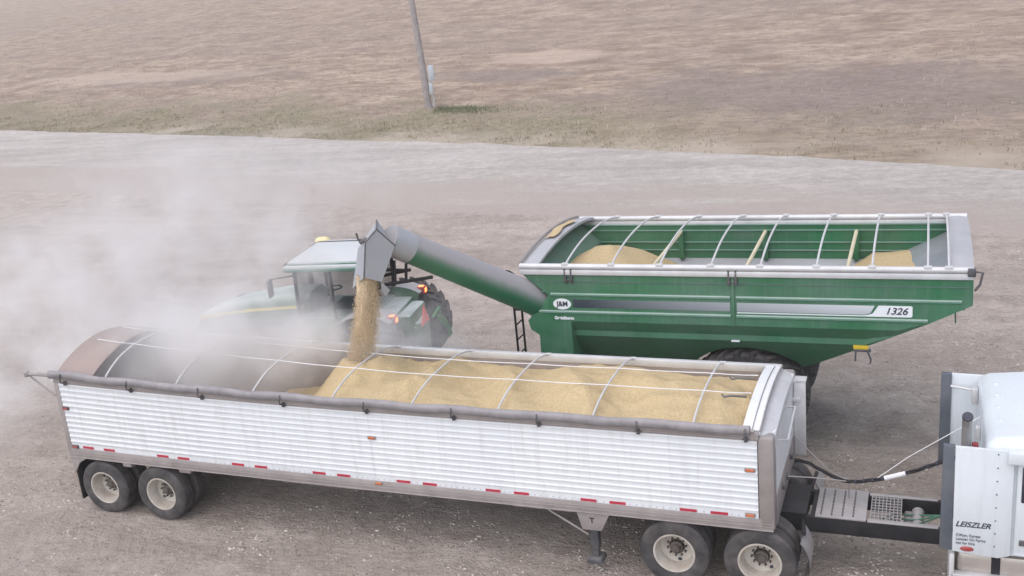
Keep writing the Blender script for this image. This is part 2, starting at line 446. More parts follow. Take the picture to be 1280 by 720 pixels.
for _ in range(26000):
    v=random.uniform(3,100)**1.0; x=random.uniform(-95,50); y=lerp_poly(FAR,x)+v/.76
    if x>0 and noise.noise((x*.12,y*.12,31))<0: continue
    its.append((x,y,height(x,y)-.06,random.uniform(.07,.26),2,.2))
scatter('field_stubble',vmat('straw_stubble',[(.24,.17,.12),(.40,.31,.23),(.52,.42,.33),(.62,.53,.43)],1.),its,tuft,'cut straw stubble across the brown field','stubble')

# ------------------------------------------------------------------ shared materials
M_WHITE=pmat('white_painted_aluminium',(.78,.79,.80),.38,0,.03,1.2,.10,0,.16,spec=.5)
def panelmat():
    m,nt=newmat('white_ribbed_sheet'); g=N(nt); P=g.coord(); sx=g.n('ShaderNodeSeparateXYZ'); g.l(P,sx.inputs[0])
    q=g.math('ABSOLUTE',g.math('SUBTRACT',g.math('FRACT',g.math('MULTIPLY',sx.outputs[0],1/1.22)),.5))
    seam=g.rng(q,.488,.5,0,.3); pan=g.n('ShaderNodeTexWhiteNoise',noise_dimensions='1D'); g.l(g.math('FLOOR',g.math('MULTIPLY',sx.outputs[0],1/1.22)),pan.inputs['W'])
    col=g.mix(pan.outputs['Value'],(.735,.755,.78),(.765,.78,.80))
    col=g.mix(seam,col,(.50,.51,.53))
    st=g.noise(g.mapping(P,(7,7,.6)),1.6,5,.65); col=g.mix(g.rng(st,.48,.78,0,.42),col,(.52,.48,.46))
    dn=g.noise(P,2.0,6,.7); lowz=g.rng(sx.outputs[2],.25,.55,.55,0); col=g.mix(g.math('MULTIPLY',g.rng(dn,.4,.65),lowz),col,(.50,.45,.42))
    dot=g.math('MULTIPLY',g.rng(g.math('ABSOLUTE',g.math('SUBTRACT',g.math('FRACT',g.math('MULTIPLY',sx.outputs[0],10.)),.5)),.08,.16,1,0),g.rng(g.math('ABSOLUTE',g.math('SUBTRACT',sx.outputs[2],1.287)),.008,.014,1,0))
    col=g.mix(g.math('MULTIPLY',dot,.6),col,(.36,.34,.33))
    g.out(col,.42,0,g.bump(g.noise(P,1.7,3,.5),.35,.05),spec=.45); return m
M_PANEL=panelmat()
M_ALU=pmat('weathered_aluminium',(.37,.335,.325),.42,.55,.08,4,.35,.2,.1,bump=.05)
M_RAIL=pmat('dull_aluminium_rail',(.42,.38,.37),.45,.5,.1,3,.45,.2,.1)
M_ALUL=pmat('bright_aluminium_rail',(.70,.70,.71),.4,.35,.06,3,.25,.2)
M_INNER=pmat('inner_aluminium_sheet',(.52,.53,.55),.5,.2,.1,1.5,.4,.2,.1)
M_RUB=pmat('tyre_rubber',(.017,.017,.019),.75,0,.2,6,.22,.22,dustcol=(.25,.22,.21),bump=.1)
M_RUBD=pmat('dusty_tyre_rubber',(.035,.034,.036),.85,0,.2,5,.55,.3,dustcol=(.22,.195,.19),bump=.15)
M_RIM=pmat('white_steel_wheel',(.60,.56,.50),.5,0,.08,8,.85,.3,dustcol=(.36,.30,.25))
M_HUB=pmat('oily_hub',(.10,.085,.075),.55,.3,.2,14,.3)
M_BLACK=pmat('black_steel',(.020,.020,.024),.75,0,.15,4,.10,.12,dustcol=(.20,.18,.17),spec=.2)
M_DGREY=pmat('dark_grey_steel',(.07,.075,.085),.5,.2,.12,4,.3,.25)
M_TARP=pmat('rolled_grey_tarp',(.20,.185,.19),.65,0,.12,5,.5,.35,dustcol=(.40,.37,.37),bump=.4,bscale=9)
M_GALV=pmat('galvanised_hoop',(.60,.59,.59),.5,0,.05,6,.25)
M_CORD=pmat('white_strap',(.80,.79,.80),.6,0,.03,6,.1)
M_RED=pmat('red_reflective_tape',(.50,.025,.055),.35,0,.08,9,.1)
M_AMBER=pmat('amber_marker_lens',(.62,.16,.05),.25,0,.08,20,.2)
M_ORED=pmat('dull_red_lens',(.36,.05,.05),.3,0,.1,20,.25)
M_GRN=pmat('green_cart_paint',(.022,.150,.062),.38,0,.10,1.1,.36,.38,.16,bump=.35,bscale=2.2,dustcol=(.26,.31,.29))
M_GRNI=pmat('green_cart_inside',(.020,.15,.060),.45,0,.12,1.4,.22,.35,.12,dustcol=(.28,.31,.29))
M_AUG=pmat('green_auger_dusty',(.018,.155,.075),.42,0,.06,1.4,.12,1.5,0,dustcol=(.35,.335,.345),tr=(-.45,.6))
M_HOOD=pmat('grey_spout_sheet',(.36,.375,.40),.5,.1,.04,2,.3,.2,dustcol=(.42,.41,.42))
M_CREAM=pmat('cream_tube',(.70,.62,.42),.5,0,.05,4,.2)
M_YEL=pmat('yellow_reflector',(.72,.50,.02),.35,0,.06,8,.1)
M_DECAL_L=pmat('silver_decal',(.60,.63,.66),.4,0,.03,2,.15)
M_WDECAL=pmat('white_decal',(.82,.84,.86),.4,0,.02,6,.05)
M_INK=pmat('dark_ink',(.03,.035,.055),.5,0,.05,6,.05)
M_CABW=pmat('white_cab_paint',(.70,.745,.78),.25,0,.03,1.,.14,.10,.16,bump=.12,bscale=1.6)
M_EDGE=pmat('blue_grey_rubber_edge',(.085,.105,.13),.5,0,.08,3,.25)
M_SKIN=pmat('grey_deck_plate',(.42,.40,.40),.5,.5,.08,5,.35,.2)
M_TANK=pmat('polished_tank',(.55,.50,.46),.3,.7,.06,3,.35)
M_TGRN=pmat('tractor_green',(.02,.13,.045),.35,0,.10,3,.3,.8,dustcol=(.52,.56,.54))
M_TROOF=pmat('dusty_cab_roof',(.08,.22,.15),.5,0,.06,2,.25,1.3,dustcol=(.55,.56,.56),tr=(-.2,.6))
M_TFEN=pmat('dusty_mudguard',(.03,.14,.06),.45,0,.06,2,.3,1.3,dustcol=(.40,.375,.37),tr=(-.1,.7))
M_TYEL=pmat('tractor_yellow',(.80,.66,.06),.35,0,.05,2,.15,.2)
M_WOOD=pmat('weathered_pole_wood',(.34,.30,.29),.85,0,.15,2,.2,0,.3,bump=.4,bscale=12)
M_BOXG=pmat('pale_meter_box',(.52,.56,.60),.5,.2,.06,5,.2)
def glassmat():
    m,nt=newmat('tinted_cab_glass'); g=N(nt)
    b=g.out((.05,.065,.07),.08,0,spec=.6); b.inputs['Alpha'].default_value=.42
    return m
M_GLASS=glassmat()
def emit(name,c,s):
    m,nt=newmat(name); g=N(nt); b=g.out(c,.3); b.inputs['Emission Color'].default_value=(*c,1); b.inputs['Emission Strength'].default_value=s; return m
M_TAIL=emit('lit_tail_lamp',(1,.16,.04),2.2)
def grainmat():
    m,nt=newmat('golden_grain'); g=N(nt); P=g.coord()
    a=g.noise(P,55,3,.7); b=g.noise(P,1.3,5,.6); v=g.vor(P,70)
    col=g.mix(g.rng(a,.3,.7),(.42,.305,.155),(.69,.54,.325))
    col=g.mix(g.rng(b,.35,.7,0,.5),col,(.55,.42,.24))
    col=g.mix(g.rng(v,.0,.5,.3,0),col,(.78,.67,.48))
    c2=g.noise(P,22,4,.75); col=g.mix(g.rng(c2,.52,.72,0,.5),col,(.38,.28,.15)); col=g.mix(g.rng(c2,.3,.45,.4,0),col,(.80,.68,.48))
    g.out(col,.85,0,g.bump(g.math('ADD',v,a),.7,.012),spec=.2); return m
M_GRAIN=grainmat()

# ------------------------------------------------------------------ wheels
def truck_wheel(parent,loc,face,front=False):
    """wheel (painted steel disc) > tyre, hub. face=-1: outer side towards -y"""
    w=MB(); f=-1
    # deep dished disc of an outer dual; outer rim edge at y=0, tyre spans y 0..0.27
    prof=[(.292,.0),(.312,-.004),(.318,.006),(.300,.022),(.290,.26),(.268,.26),(.268,.235),(.20,.245),(.12,.238),(.12,.222),(.20,.230),(.252,.212),(.272,.05)]
    w.lathe(prof,40)
    wheel=w.build('wheel',M_RIM,parent)
    wheel.location=loc
    t=MB(); ro=.522
    tp=[(.305,.012),(.36,-.012),(.43,-.016),(.490,.0),(.512,.018),(ro,.035)]
    for gy in (.075,.115,.155,.195): tp+=[(ro,gy-.008),(ro-.014,gy-.006),(ro-.014,gy+.006),(ro,gy+.008)]
    tp+=[(ro,.235),(.512,.252),(.49,.270),(.43,.286),(.36,.282),(.305,.258)]
    t.lathe(tp,56); t.build('tyre',M_RUBD,wheel,sharp=28)
    h=MB()
    h.lathe([(.0,.115),(.05,.115),(.062,.128),(.068,.16),(.10,.168),(.105,.23),(.0,.23)],24)
    for k in range(10):
        a=2*PI*k/10; c=(.143*math.cos(a),.143,.143*math.sin(a))
        t2=bmesh.new(); bmesh.ops.create_cone(t2,cap_ends=True,segments=6,radius1=.017,radius2=.014,depth=.05)
        h.merge(t2,Matrix.Translation((c[0],.205,c[2]))@Matrix.Rotation(PI/2,4,'X'))
    h.build('hub',M_HUB,wheel)
    for k in range(2):
        hh=MB(); a=PI*k+.3; t2=bmesh.new(); bmesh.ops.create_uvsphere(t2,u_segments=12,v_segments=6,radius=.034)
        hh.merge(t2,Matrix.Translation((.222*math.cos(a),.222,.222*math.sin(a)))@Matrix.Diagonal((1,.25,1,1)))
        hh.build('hand_hole',M_INK,wheel)
    return wheel
def ag_wheel(parent,loc,r,w,nl,rimr,mrim,name='wheel'):
    """lugged farm wheel, centred; axis y. wheel (painted disc) > tyre"""
    m=MB(); hw=w*.38
    m.lathe([(rimr,-hw),(rimr*1.04,-hw-.02),(rimr*1.04,-hw+.02),(rimr*.9,-hw*.5),(rimr*.35,-hw*.25),(.12,-hw*.35),(.0,-hw*.35),(.0,hw*.2),(rimr*.9,hw*.4),(rimr*1.04,hw-.02),(rimr*1.04,hw+.02),(rimr,hw)],36)
    for k in range(8):
        a=2*PI*k/8; t2=bmesh.new(); bmesh.ops.create_cone(t2,cap_ends=True,segments=6,radius1=.03,radius2=.03,depth=.06)
        m.merge(t2,Matrix.Translation((rimr*.3*math.cos(a),-hw*.34,rimr*.3*math.sin(a)))@Matrix.Rotation(PI/2,4,'X'))
    wh=m.build(name,mrim,parent); wh.location=loc
    t=MB(); b=r-.075
    t.lathe([(rimr,-hw),(rimr+.06,-w*.46),(rimr+(b-rimr)*.5,-w*.5),(b-.05,-w*.47),(b,-w*.40),(b+.01,0),(b,w*.40),(b-.05,w*.47),(rimr+(b-rimr)*.5,w*.5),(rimr+.06,w*.46),(rimr,hw)],64)
    def pt(an,y,rad): return Vector((rad*math.cos(an),y,rad*math.sin(an)))
    da=2*PI/nl
    for k in range(nl):
        for side in (-1,1):
            a0=k*da+(da/2 if side>0 else 0); seg=4; sk=da*1.05; V=[];F=[]
            for i in range(seg+1):
                f=i/seg; y=side*(w*.02+(w*.485)*f); an=a0+sk*f
                top=r-.012*f*f if f<.8 else r-.03; bot=b-.03 if f<.8 else b-.10
                th=(.028+.012*f)/r
                V+=[pt(an-th*1.35,y,bot),pt(an-th,y,top),pt(an+th,y,top),pt(an+th*1.35,y,bot)]
            for i in range(seg):
                for q in range(3): F.append([i*4+q,i*4+q+1,(i+1)*4+q+1,(i+1)*4+q])
            F.append([0,1,2,3]); F.append([seg*4+q for q in (3,2,1,0)])
            t._add(V,F)
    t.build('tyre',M_RUBD,wh,sharp=30,merge=False)
    return wh

# ------------------------------------------------------------------ hopper trailer
L,W=12.75,2.6
def twarp(bm):
    xs=[v.co.x for v in bm.verts]
    if not xs: return
    if max(xs)-min(xs)>2.5:
        for c in (1,2,3,4,5,6,7):
            bmesh.ops.bisect_plane(bm,geom=bm.verts[:]+bm.edges[:]+bm.faces[:],plane_co=(c,0,0),plane_no=(1,0,0))
    for v in bm.verts: v.co.z+=tw(v.co.x,v.co.z)
def tw(s,z):
    if z<.9 or s>7: return 0
    return (1-s/7)**2*(.045+.085*(z-1.1)/1.45)
tr=Thing('hopper_trailer','long white ribbed grain trailer with an open top and rolled grey tarp','trailer',T,(6.4,1.3,0),warp=twarp)
def side(y0,sgn):
    m=MB(); z0,z1=1.262,2.468; n=12; p=(z1-z0-.055)/n
    prof=[(y0+sgn*.0,z0),(y0,z0+.05)]
    for i in range(n):
        z=z0+.055+i*p
        prof+=[(y0,z+p*.12),(y0-sgn*.003,z+p*.52),(y0-sgn*.011,z+p*.62),(y0-sgn*.012,z+p*.80),(y0-sgn*.002,z+p*.93)]
    prof+=[(y0,z1),(y0+sgn*.04,z1),(y0+sgn*.04,z0)]
    m.prism(prof,'x',.085,L-.225); return m
pn=tr.part('side_panel',side(0.0,1),M_PANEL,label='near white ribbed side panel')
tr.part('side_panel',side(W,-1),M_PANEL)
for y0,sg in ((0,1),(W,-1)):
    y=lambda a:y0+sg*a
    def bx(m,x0,x1,a,b,z0,z1,bev=.006):
        ya,yb=sorted((y(a),y(b))); m.box(x0,x1,ya,yb,z0,z1,bev); return m
    m=MB(); bx(m,.0,L-.02,-.012,.06,1.085,1.26); bx(m,.0,L-.02,-.02,.03,1.075,1.095); bx(m,.0,L-.02,-.018,.03,1.19,1.2,.003); bx(m,.0,L-.02,-.018,.03,1.145,1.155,.003)
    tr.part('bottom_rail',m,M_RAIL)
    m=MB(); bx(m,.0,L-.2,-.02,.075,2.47,2.60,.012); bx(m,.0,L-.2,-.03,.02,2.495,2.515,.004)
    tr.part('top_rail',m,M_RAIL if sg>0 else M_ALUL)
    # posts
    m=MB(); bx(m,-.02,.085,-.014,.07,1.09,2.5,.015); tr.part('corner_post',m,M_RAIL)
    m=MB(); bx(m,L-.225,L+.01,-.016,.2,1.085,2.535,.05); tr.part('corner_post',m,M_ALU)
    # inner sheet; the far one's darker metal paints the shade under its rail
    m=MB(); bx(m,.1,L-.25,.055,.065,1.2,2.47,0); tr.part('inner_liner',m,M_INNER if sg>0 else M_RAIL)
def crown(f,h): return h*(1-(2*f-1)**2)
def cap(s0,s1,h,zt,mat,label=None,skirt=.1,lip=True):
    m=MB(); n=20; th=.03
    def top(u,v): f=.0+v; return (s0+(s1-s0)*u, .02+(W-.04)*f, zt+crown(f,h))
    m.grid(top,4,n)
    bot=lambda u,v:(top(u,v)[0],top(u,v)[1],top(u,v)[2]-th)
    m.grid(bot,4,n)
    for u in (0,1):
        m.grid(lambda a,v,u=u:(top(u,v)[0],top(u,v)[1],top(u,v)[2]-a*(th+ (skirt+crown(v,h)*.9 if (u==0)==(s0<1) else 0))),2,n)
    for v in (0,1): m.grid(lambda u,a,v=v:(top(u,v)[0],top(u,v)[1],top(u,v)[2]-a*th),4,1)
    return tr.part('end_cap',m,mat,label=label)
M_CAPR=pmat('dusty_tan_cap',(.27,.225,.215),.6,0,.06,1.2,.45,.2,dustcol=(.40,.30,.25))
cap(.0,.82,.36,2.585,M_CAPR,'rear arched end cap with tan dust')
fc=cap(L-.44,L-.19,.12,2.575,M_WHITE,'front white arched end cap')
m=MB(); n=20
def lowcap(u,v): return (L-.19+.20*u-.0*v, .05+(W-.1)*v, 2.535+crown(v,.10)-.05*u*u)
m.grid(lowcap,6,n); m.grid(lambda a,v:(L+.01,lowcap(1,v)[1],lowcap(1,v)[2]-a*.16),2,n); m.grid(lambda a,v:(L-.19,lowcap(0,v)[1],2.6+crown(v,.115)-a*.1),2,n)
tr.part('cap_step',m,M_ALUL,fc)
m=MB(); m.tube([(L-.30,.05+(W-.1)*i/20,2.585+crown(i/20,.12)) for i in range(21)],.008,6); m.tube([(L-.185,.05+(W-.1)*i/20,2.60+crown(i/20,.12)) for i in range(21)],.012,6)
tr.part('cap_seam',m,M_ALU,fc)
# front wall
m=MB(); m.box(L-.04,L,.2,W-.2,1.55,2.53,0); fwall=tr.part('front_wall',m,M_WHITE)
m=MB(); m.box(L-.03,L+.012,.2,W-.2,1.09,1.547,.01); tr.part('front_sill',m,M_ALU,fwall)
m=MB(); 
for yy,zz in ((.75,1.42),(1.3,1.30),(1.75,1.42)): m.box(L+.01,L+.06,yy-.05,yy+.05,zz-.04,zz+.04,.01)
tr.part('coupling_fitting',m,M_DGREY,fwall)
m=MB(); m.tube([(L,.45,2.30),(L+.14,.45,2.30),(L+.14,1.35,2.42),(L,1.35,2.42)],.016,8); tr.part('grab_rail',m,M_ALUL,fwall)
m=MB(); m.box(L+.02,L+.20,2.25,2.29,1.2,2.46,.01); m.box(L,L+.2,2.25,2.50,2.43,2.46,.008); m.box(L,L+.12,2.2,2.25,2.14,2.2,.01)
tr.part('wind_deflector',m,M_ALUL,label='grey upright plate at the far front corner')
# rear wall
m=MB(); m.box(0,.04,.05,W-.05,1.1,2.5,.005); tr.part('rear_wall',m,M_WHITE)
# hopper floor
m=MB(); fl=[(.05,1.40),(2.9,.95),(3.7,.95),(6.4,1.40),(8.6,.95),(9.4,.95),(12.7,1.40)]
for a,b in zip(fl,fl[1:]):
    m.grid(lambda u,v,a=a,b=b:(a[0]+(b[0]-a[0])*u,.30+2.0*v,a[1]+(b[1]-a[1])*u),1,1)
m.grid(lambda u,v:(.05+12.65*u,.06+.75*v,1.40-.40*v),8,2); m.grid(lambda u,v:(.05+12.65*u,2.54-.75*v,1.40-.40*v),8,2)
tr.part('hopper_floor',m,M_INNER)
m=MB(); m.box(3.0,3.6,.9,1.7,.80,.95,.02); m.box(8.7,9.3,.9,1.7,.80,.95,.02); tr.part('hopper_gate',m,M_DGREY)
# hoops over the top
for s,nm in ((1.11,0),(2.63,0),(4.2,0),(5.72,0),(7.16,0),(8.62,0),(10.13,0),(11.62,0)):
    h=.19+(.20*(1-s/7) if s<7 else 0); m=MB(); pts=[]
    for i in range(25):
        f=i/24; pts.append((s+.0,.03+(W-.06)*f,2.58+h*(1-abs(2*f-1)**2.6)))
    m.tube(pts,.017,8)
    for yy in (.04,W-.04): m.box(s-.05,s+.05,yy-.03,yy+.03,2.56,2.615,.008)
    tr.part('tarp_bow',m,M_GALV)
def bowz(s,f):
    h=.19+(.20*(1-s/7) if s<7 else 0); return 2.58+h*(1-abs(2*f-1)**2.6)+.022
for yy in (.93,1.62):
    m=MB(); pts=[]
    for i in range(61):
        s=.3+(12.32-.3)*i/60; b=[.3,1.11,2.63,4.2,5.72,7.16,8.62,10.13,11.62,12.32]
        k=max(j for j in range(len(b)-1) if b[j]<=s+1e-6); f=(s-b[k])/(b[k+1]-b[k])
        pts.append((s,yy,bowz(b[k],yy/W)*(1-f)+bowz(b[k+1],yy/W)*f-.010*4*f*(1-f)))
    m.tube(pts,.0075,6); st_=tr.part('tarp_strap',m,M_CORD)
    m=MB(); m.tube([(11.9,yy-.05,2.76),(11.94,yy-.09,2.74),(12.02,yy-.07,2.755),(12.12,yy-.06,2.75),(12.26,yy-.05,2.745)],.018,6); tr.part('rubber_tie',m,M_DGREY,st_)
# rolled tarp on the near edge
m=MB(); pts=[];rad=[]
for i in range(80):
    s=-.02+12.46*i/79; sag=.012*math.sin(s*4.1)+.010*noise.noise((s*1.4,0,3))
    pts.append((s,-.045+.012*noise.noise((s*1.1,8,3)),2.635+sag)); rad.append(.072+.010*noise.noise((s*2.3,4,1)))
m.tube(pts,rad,14); tarp=tr.part('rolled_tarp',m,M_TARP)
m=MB(); m.tube([(-.30,-.05,2.63),(12.5,-.045,2.635)],.026,10); tr.part('roll_tube',m,M_ALU,tarp)
m=MB(); m.grid(lambda u,v:(.0+12.4*u,-.022+.05*v-.012*math.sin(v*3),2.60+.06*v),40,2); tr.part('tarp_flap',m,M_TARP,tarp)
for s in (.28,1.75,3.25,4.87,6.42,7.94,9.33,10.85,12.38):
    m=MB(); m.box(s-.025,s+.025,-.06,-.02,2.46,2.535,.006); m.tube([(s,-.06,2.50),(s,-.125,2.54),(s,-.135,2.63),(s,-.10,2.69)],.013,6); m.box(s-.05,s+.05,-.05,-.015,2.49,2.51,.004)
    tr.part('tarp_latch',m,M_DGREY)
m=MB(); m.tube([(-.56,-.05,2.60),(-.02,-.05,2.62)],.03,8); m.tube([(-.54,-.05,2.59),(-.02,-.03,2.24)],.018,8); m.box(-.60,-.52,-.09,-.01,2.55,2.64,.01)
tr.part('tarp_end_bracket',m,M_ALU)
# reflectors and marker lights
for s in (.46,.94,2.13,2.58,3.72,4.19,5.33,5.8,6.9,7.37,8.46,8.93,10.01,10.46,11.52,11.97):
    m=MB(); m.box(s-.125,s+.125,-.0035,.02,1.268,1.312,0); tr.part('reflector_strip',m,M_RED)
for s,z in ((.14,2.01),(.17,1.29),(6.43,2.03),(6.45,1.225),(12.42,2.02),(12.41,1.315)):
    m=MB(); m.box(s-.075,s+.075,-.024,.0,z-.033,z+.033,.012); bz=tr.part('marker_light',m,M_DGREY if s<1 else M_ALU)
    m=MB(); m.box(s-.055,s+.055,-.04,-.02,z-.02,z+.02,.008); tr.part('lens',m,M_ORED if s<1 else M_AMBER,bz)
# underside: subframe, axles, gear
m=MB(); m.box(.2,3.0,.75,.85,.72,1.08,.01); m.box(.2,3.0,1.75,1.85,.72,1.08,.01); m.box(10.4,12.6,.7,1.9,.98,1.075,.01); tr.part('subframe',m,M_DGREY)
m=MB()
for s in (.61,1.89): m.tube([(s,.2,.52),(s,2.4,.52)],.065,12); m.box(s-.09,s+.09,.80,.98,.55,.78,.02); m.box(s-.09,s+.09,1.62,1.80,.55,.78,.02)
tr.part('axle',m,M_BLACK)
m=MB(); m.box(1.15,1.35,.02,.5,.98,1.085,.02); m.box(2.4,2.65,.02,.5,.99,1.085,.02); tr.part('hanger_bracket',m,M_RAIL)
for s0,s1 in ((4.55,6.1),(8.75,9.72)):
    m=MB(); m.box(s0,s1,.05,.10,1.025,1.07,.005); tr.part('trap_bar',m,M_RAIL)
m=MB(); m.box(-.02,.015,.06,.66,.22,.92,.006); tr.part('mud_flap',m,M_BLACK)
m=MB(); m.prism([(-.02,1.07),(.35,1.07),(.16,.97),(.02,.80)],'y',.0,.04); tr.part('flap_hanger',m,M_RAIL)
for y0,y1,vis in ((.03,.22,1),(W-.22,W-.03,0)):
    m=MB(); m.prism([(9.78,1.08),(10.32,1.08),(10.17,.76),(9.87,.76)],'y',y0,y0+.12 if vis else y1,.008); lg=tr.part('landing_gear',m,M_RAIL,label='grey landing gear with a dark foot' if vis else None)
    ym=(y0+y1)/2+.02
    m=MB(); m.box(9.965,10.095,ym-.07,ym+.07,.40,.95,.012); m.box(9.985,10.075,ym-.05,ym+.05,.22,.41,.01); tr.part('leg',m,M_DGREY,lg)
    m=MB(); m.prism([(9.90,.20),(9.93,.27),(10.13,.27),(10.16,.20),(10.13,.19),(9.93,.19)],'y',ym-.13,ym+.13,.01); tr.part('foot',m,M_DGREY,lg)
    m=MB(); m.tube([(9.15,ym,1.06),(9.92,ym,.62)],.018,8); tr.part('brace',m,M_RAIL,lg)
    if vis:
        tr.text('lettering','T',.12,(10.03,y0-.004,.93),M_INK,lg,bold=.004); 
w0=truck_wheel(tr.root,Vector((.61,.03,.522))-Vector(tr.base),-1)
def put_wheel(src,root,base,s,t,flip,z=.522,spin=0):
    c=copy_tree(src,root); c.location=Vector((s,t,z))-Vector(base); c.rotation_euler=(0,spin,PI if flip else 0); return c
w0.rotation_euler=(0,.9,0)
for s in (.61,1.89):
    for t,f in ((.03,0),(.66,1),(W-.03,1),(W-.66,0)):
        if (s,t)==(.61,.03): continue
        put_wheel(w0,tr.root,tr.base,s,t,f,spin=s*3+t)

# grain in the trailer
def heap_z(s,t):
    f=(t-.07)/(W-.14)
    base=2.46-.10*f+.16*math.sin(PI*f)**.8
    # crests left by the auger moving along
    base+=.05*math.sin(s*2.0+.8)*(.4+.6*f)+.035*noise.noise((s*1.1,t*1.1,5))+.012*noise.noise((s*5,t*5,8))
    q_=noise.noise((s*.9+t*.35,t*.5,2)); base+=.15*(1-abs(q_)*3.2)*(.25+.75*math.sin(PI*f)); base+=.03*(1-abs(noise.noise((s*2.6,t*2.2,12)))*3)
    if s>11.3: base-= .10*((s-11.3)/1.0)**2
    if s<6.0:
        d_=6.0-s; base-= .40*d_*d_/(d_+.35)
    # mound under the falling stream
    q=math.hypot((s-5.15)/1.0,(t-1.75)/.9); base+=.34*max(0,1-q)
    return max(base,1.0)
m=MB(); m.grid(lambda u,v:(2.6+9.85*u,.07+(W-.14)*v,heap_z(2.6+9.85*u,.07+(W-.14)*v)),200,50)
off=(7.5,1.3,1.0)
hp=m.build('grain_heap',M_GRAIN,None,off,twarp); hp.location=T.w(*off); hp.rotation_euler=(0,0,T.yaw)
tag(hp,'long golden heap of grain filling the white trailer under its hoops','grain')

# ------------------------------------------------------------------ truck
tk=Thing('semi_truck','white semi truck with a sleeper cab, bare black frame and upright exhaust','truck',T,(15.5,1.3,0))
m=MB()
for y in (.80,1.60): m.box(10.5,17.4,y-.04,y+.04,.70,.945,.008)
for s in (12.95,13.2,14.35): m.box(s-.05,s+.05,.84,1.56,.74,.93,.005)
tk.part('frame_rail',m,M_BLACK)
m=MB(); m.box(13.22,13.93,.76,1.66,.95,.975,.004)
dk=tk.part('deck_plate',m,M_SKIN)
m=MB()
for i in range(5):
    for j in range(18):
        if 13.30+i*.15<13.9: m.box(13.30+i*.15-.012,13.30+i*.15+.012,.82+j*.045,.84+j*.045,.974,.980,0)
tk.part('tread_hole',m,M_BLACK,dk)
m=MB()
for j in range(9): m.box(13.98,14.40,.86+j*.085,.875+j*.085,.93,.95,0)
for i in range(9): m.box(13.98+i*.052,13.992+i*.052,.85,1.57,.925,.955,0)
m.box(13.95,14.9,1.57,1.64,.945,.96,.003); m.box(13.95,14.9,.76,.85,.945,.96,.003)
tk.part('grating',m,M_SKIN)
m=MB()
m.box(14.44,14.56,.9,1.5,.60,.80,.03); m.tube([(14.62,.86,.75),(14.63,1.5,.78)],.09,12); m.box(14.60,14.9,1.0,1.12,.62,.75,.02)
tk.part('valve_gear',m,M_SKIN)
m=MB()
for a in range(3): m.tube([(14.0,.95+.1*a,.72),(14.3,1.1+.12*a,.80),(14.6,1.0+.15*a,.84),(14.95,1.25,.9)],.014,6)
tk.part('air_line',m,pmat('green_air_line',(.05,.16,.10),.5))
m=MB(); m.box(11.2,12.5,.9,1.5,.95,1.07,.03); m.box(12.5,13.1,.75,1.65,.955,1.0,.01); tk.part('fifth_wheel',m,M_BLACK)
m=MB()
for s in (11.27,12.52): m.tube([(s,.25,.52),(s,2.35,.52)],.08,12); 
m.lathe([(.0,-.2),(.16,-.18),(.22,0),(.16,.18),(0,.2)],20,(11.27,1.2,.52)); m.lathe([(.0,-.2),(.16,-.18),(.22,0),(.16,.18),(0,.2)],20,(12.52,1.2,.52))
tk.part('drive_axle',m,M_BLACK)
for s in (11.27,12.52):
    for t,f in ((.03,0),(.66,1),(W-.03,1),(W-.66,0)): put_wheel(w0,tk.root,tk.base,s,t,f,spin=s*2.1+t)
# quarter fenders ahead of the drive wheels
for t0,t1 in ((.05,.62),(W-.62,W-.05)):
    m=MB()
    def qf(u,v):
        a=R(30)-R(66)*u; return (12.56+.62*math.cos(a)+.07*u,t0+(t1-t0)*v,.60+.60*math.sin(a))
    def qf2(u,v):
        p=qf(u,v); return (p[0]-.012,p[1],p[2]-.006)
    m.grid(qf,10,2); m.grid(qf2,10,2); tk.part('quarter_fender',m,M_SKIN,sharp=60)
    q=MB(); q.tube([(13.12,t0+.2,.95),(13.05,.8 if t0<1 else 1.6,.86)],.03,8); tk.part('fender_bracket',q,M_BLACK)
# cab
def cabsec(s,zt,y0,y1,zb,r=.14):
    pts=[]
    for k in range(7): a=PI/2*k/6; pts.append((s,y1-r+r*math.sin(PI/2-a)*1.0 if 0 else y1-r+r*math.cos(a),zt-r+r*math.sin(a)))
    for k in range(7): a=PI/2+PI/2*k/6; pts.append((s,y0+r+r*math.cos(a),zt-r+r*math.sin(a)))
    pts.append((s,y0,zb)); pts.append((s,y1,zb)); return pts
def loft(secs,caps=True):
    m=MB(); n=len(secs[0]); V=[p for s_ in secs for p in s_]; F=[]
    for i in range(len(secs)-1):
        for k in range(n): F.append([i*n+k,i*n+(k+1)%n,(i+1)*n+(k+1)%n,(i+1)*n+k])
    if caps: F.append(list(range(n))[::-1]); F.append([(len(secs)-1)*n+k for k in range(n)])
    m._add(V,F); return m
secs=[cabsec(15.42,2.55,.12,2.48,1.06,.10),cabsec(15.45,2.63,.07,2.53,1.06,.14),cabsec(15.56,2.69,.055,2.545,1.06,.16),cabsec(16.3,2.78,.05,2.55,1.06,.2),cabsec(17.2,2.80,.05,2.55,1.06,.2),cabsec(17.55,2.66,.08,2.52,1.06,.2),cabsec(17.95,1.86,.10,2.50,1.06,.12)]
cab=tk.part('cab',loft(secs),M_CABW,label='white sleeper cab with a rounded roof',sharp=50)
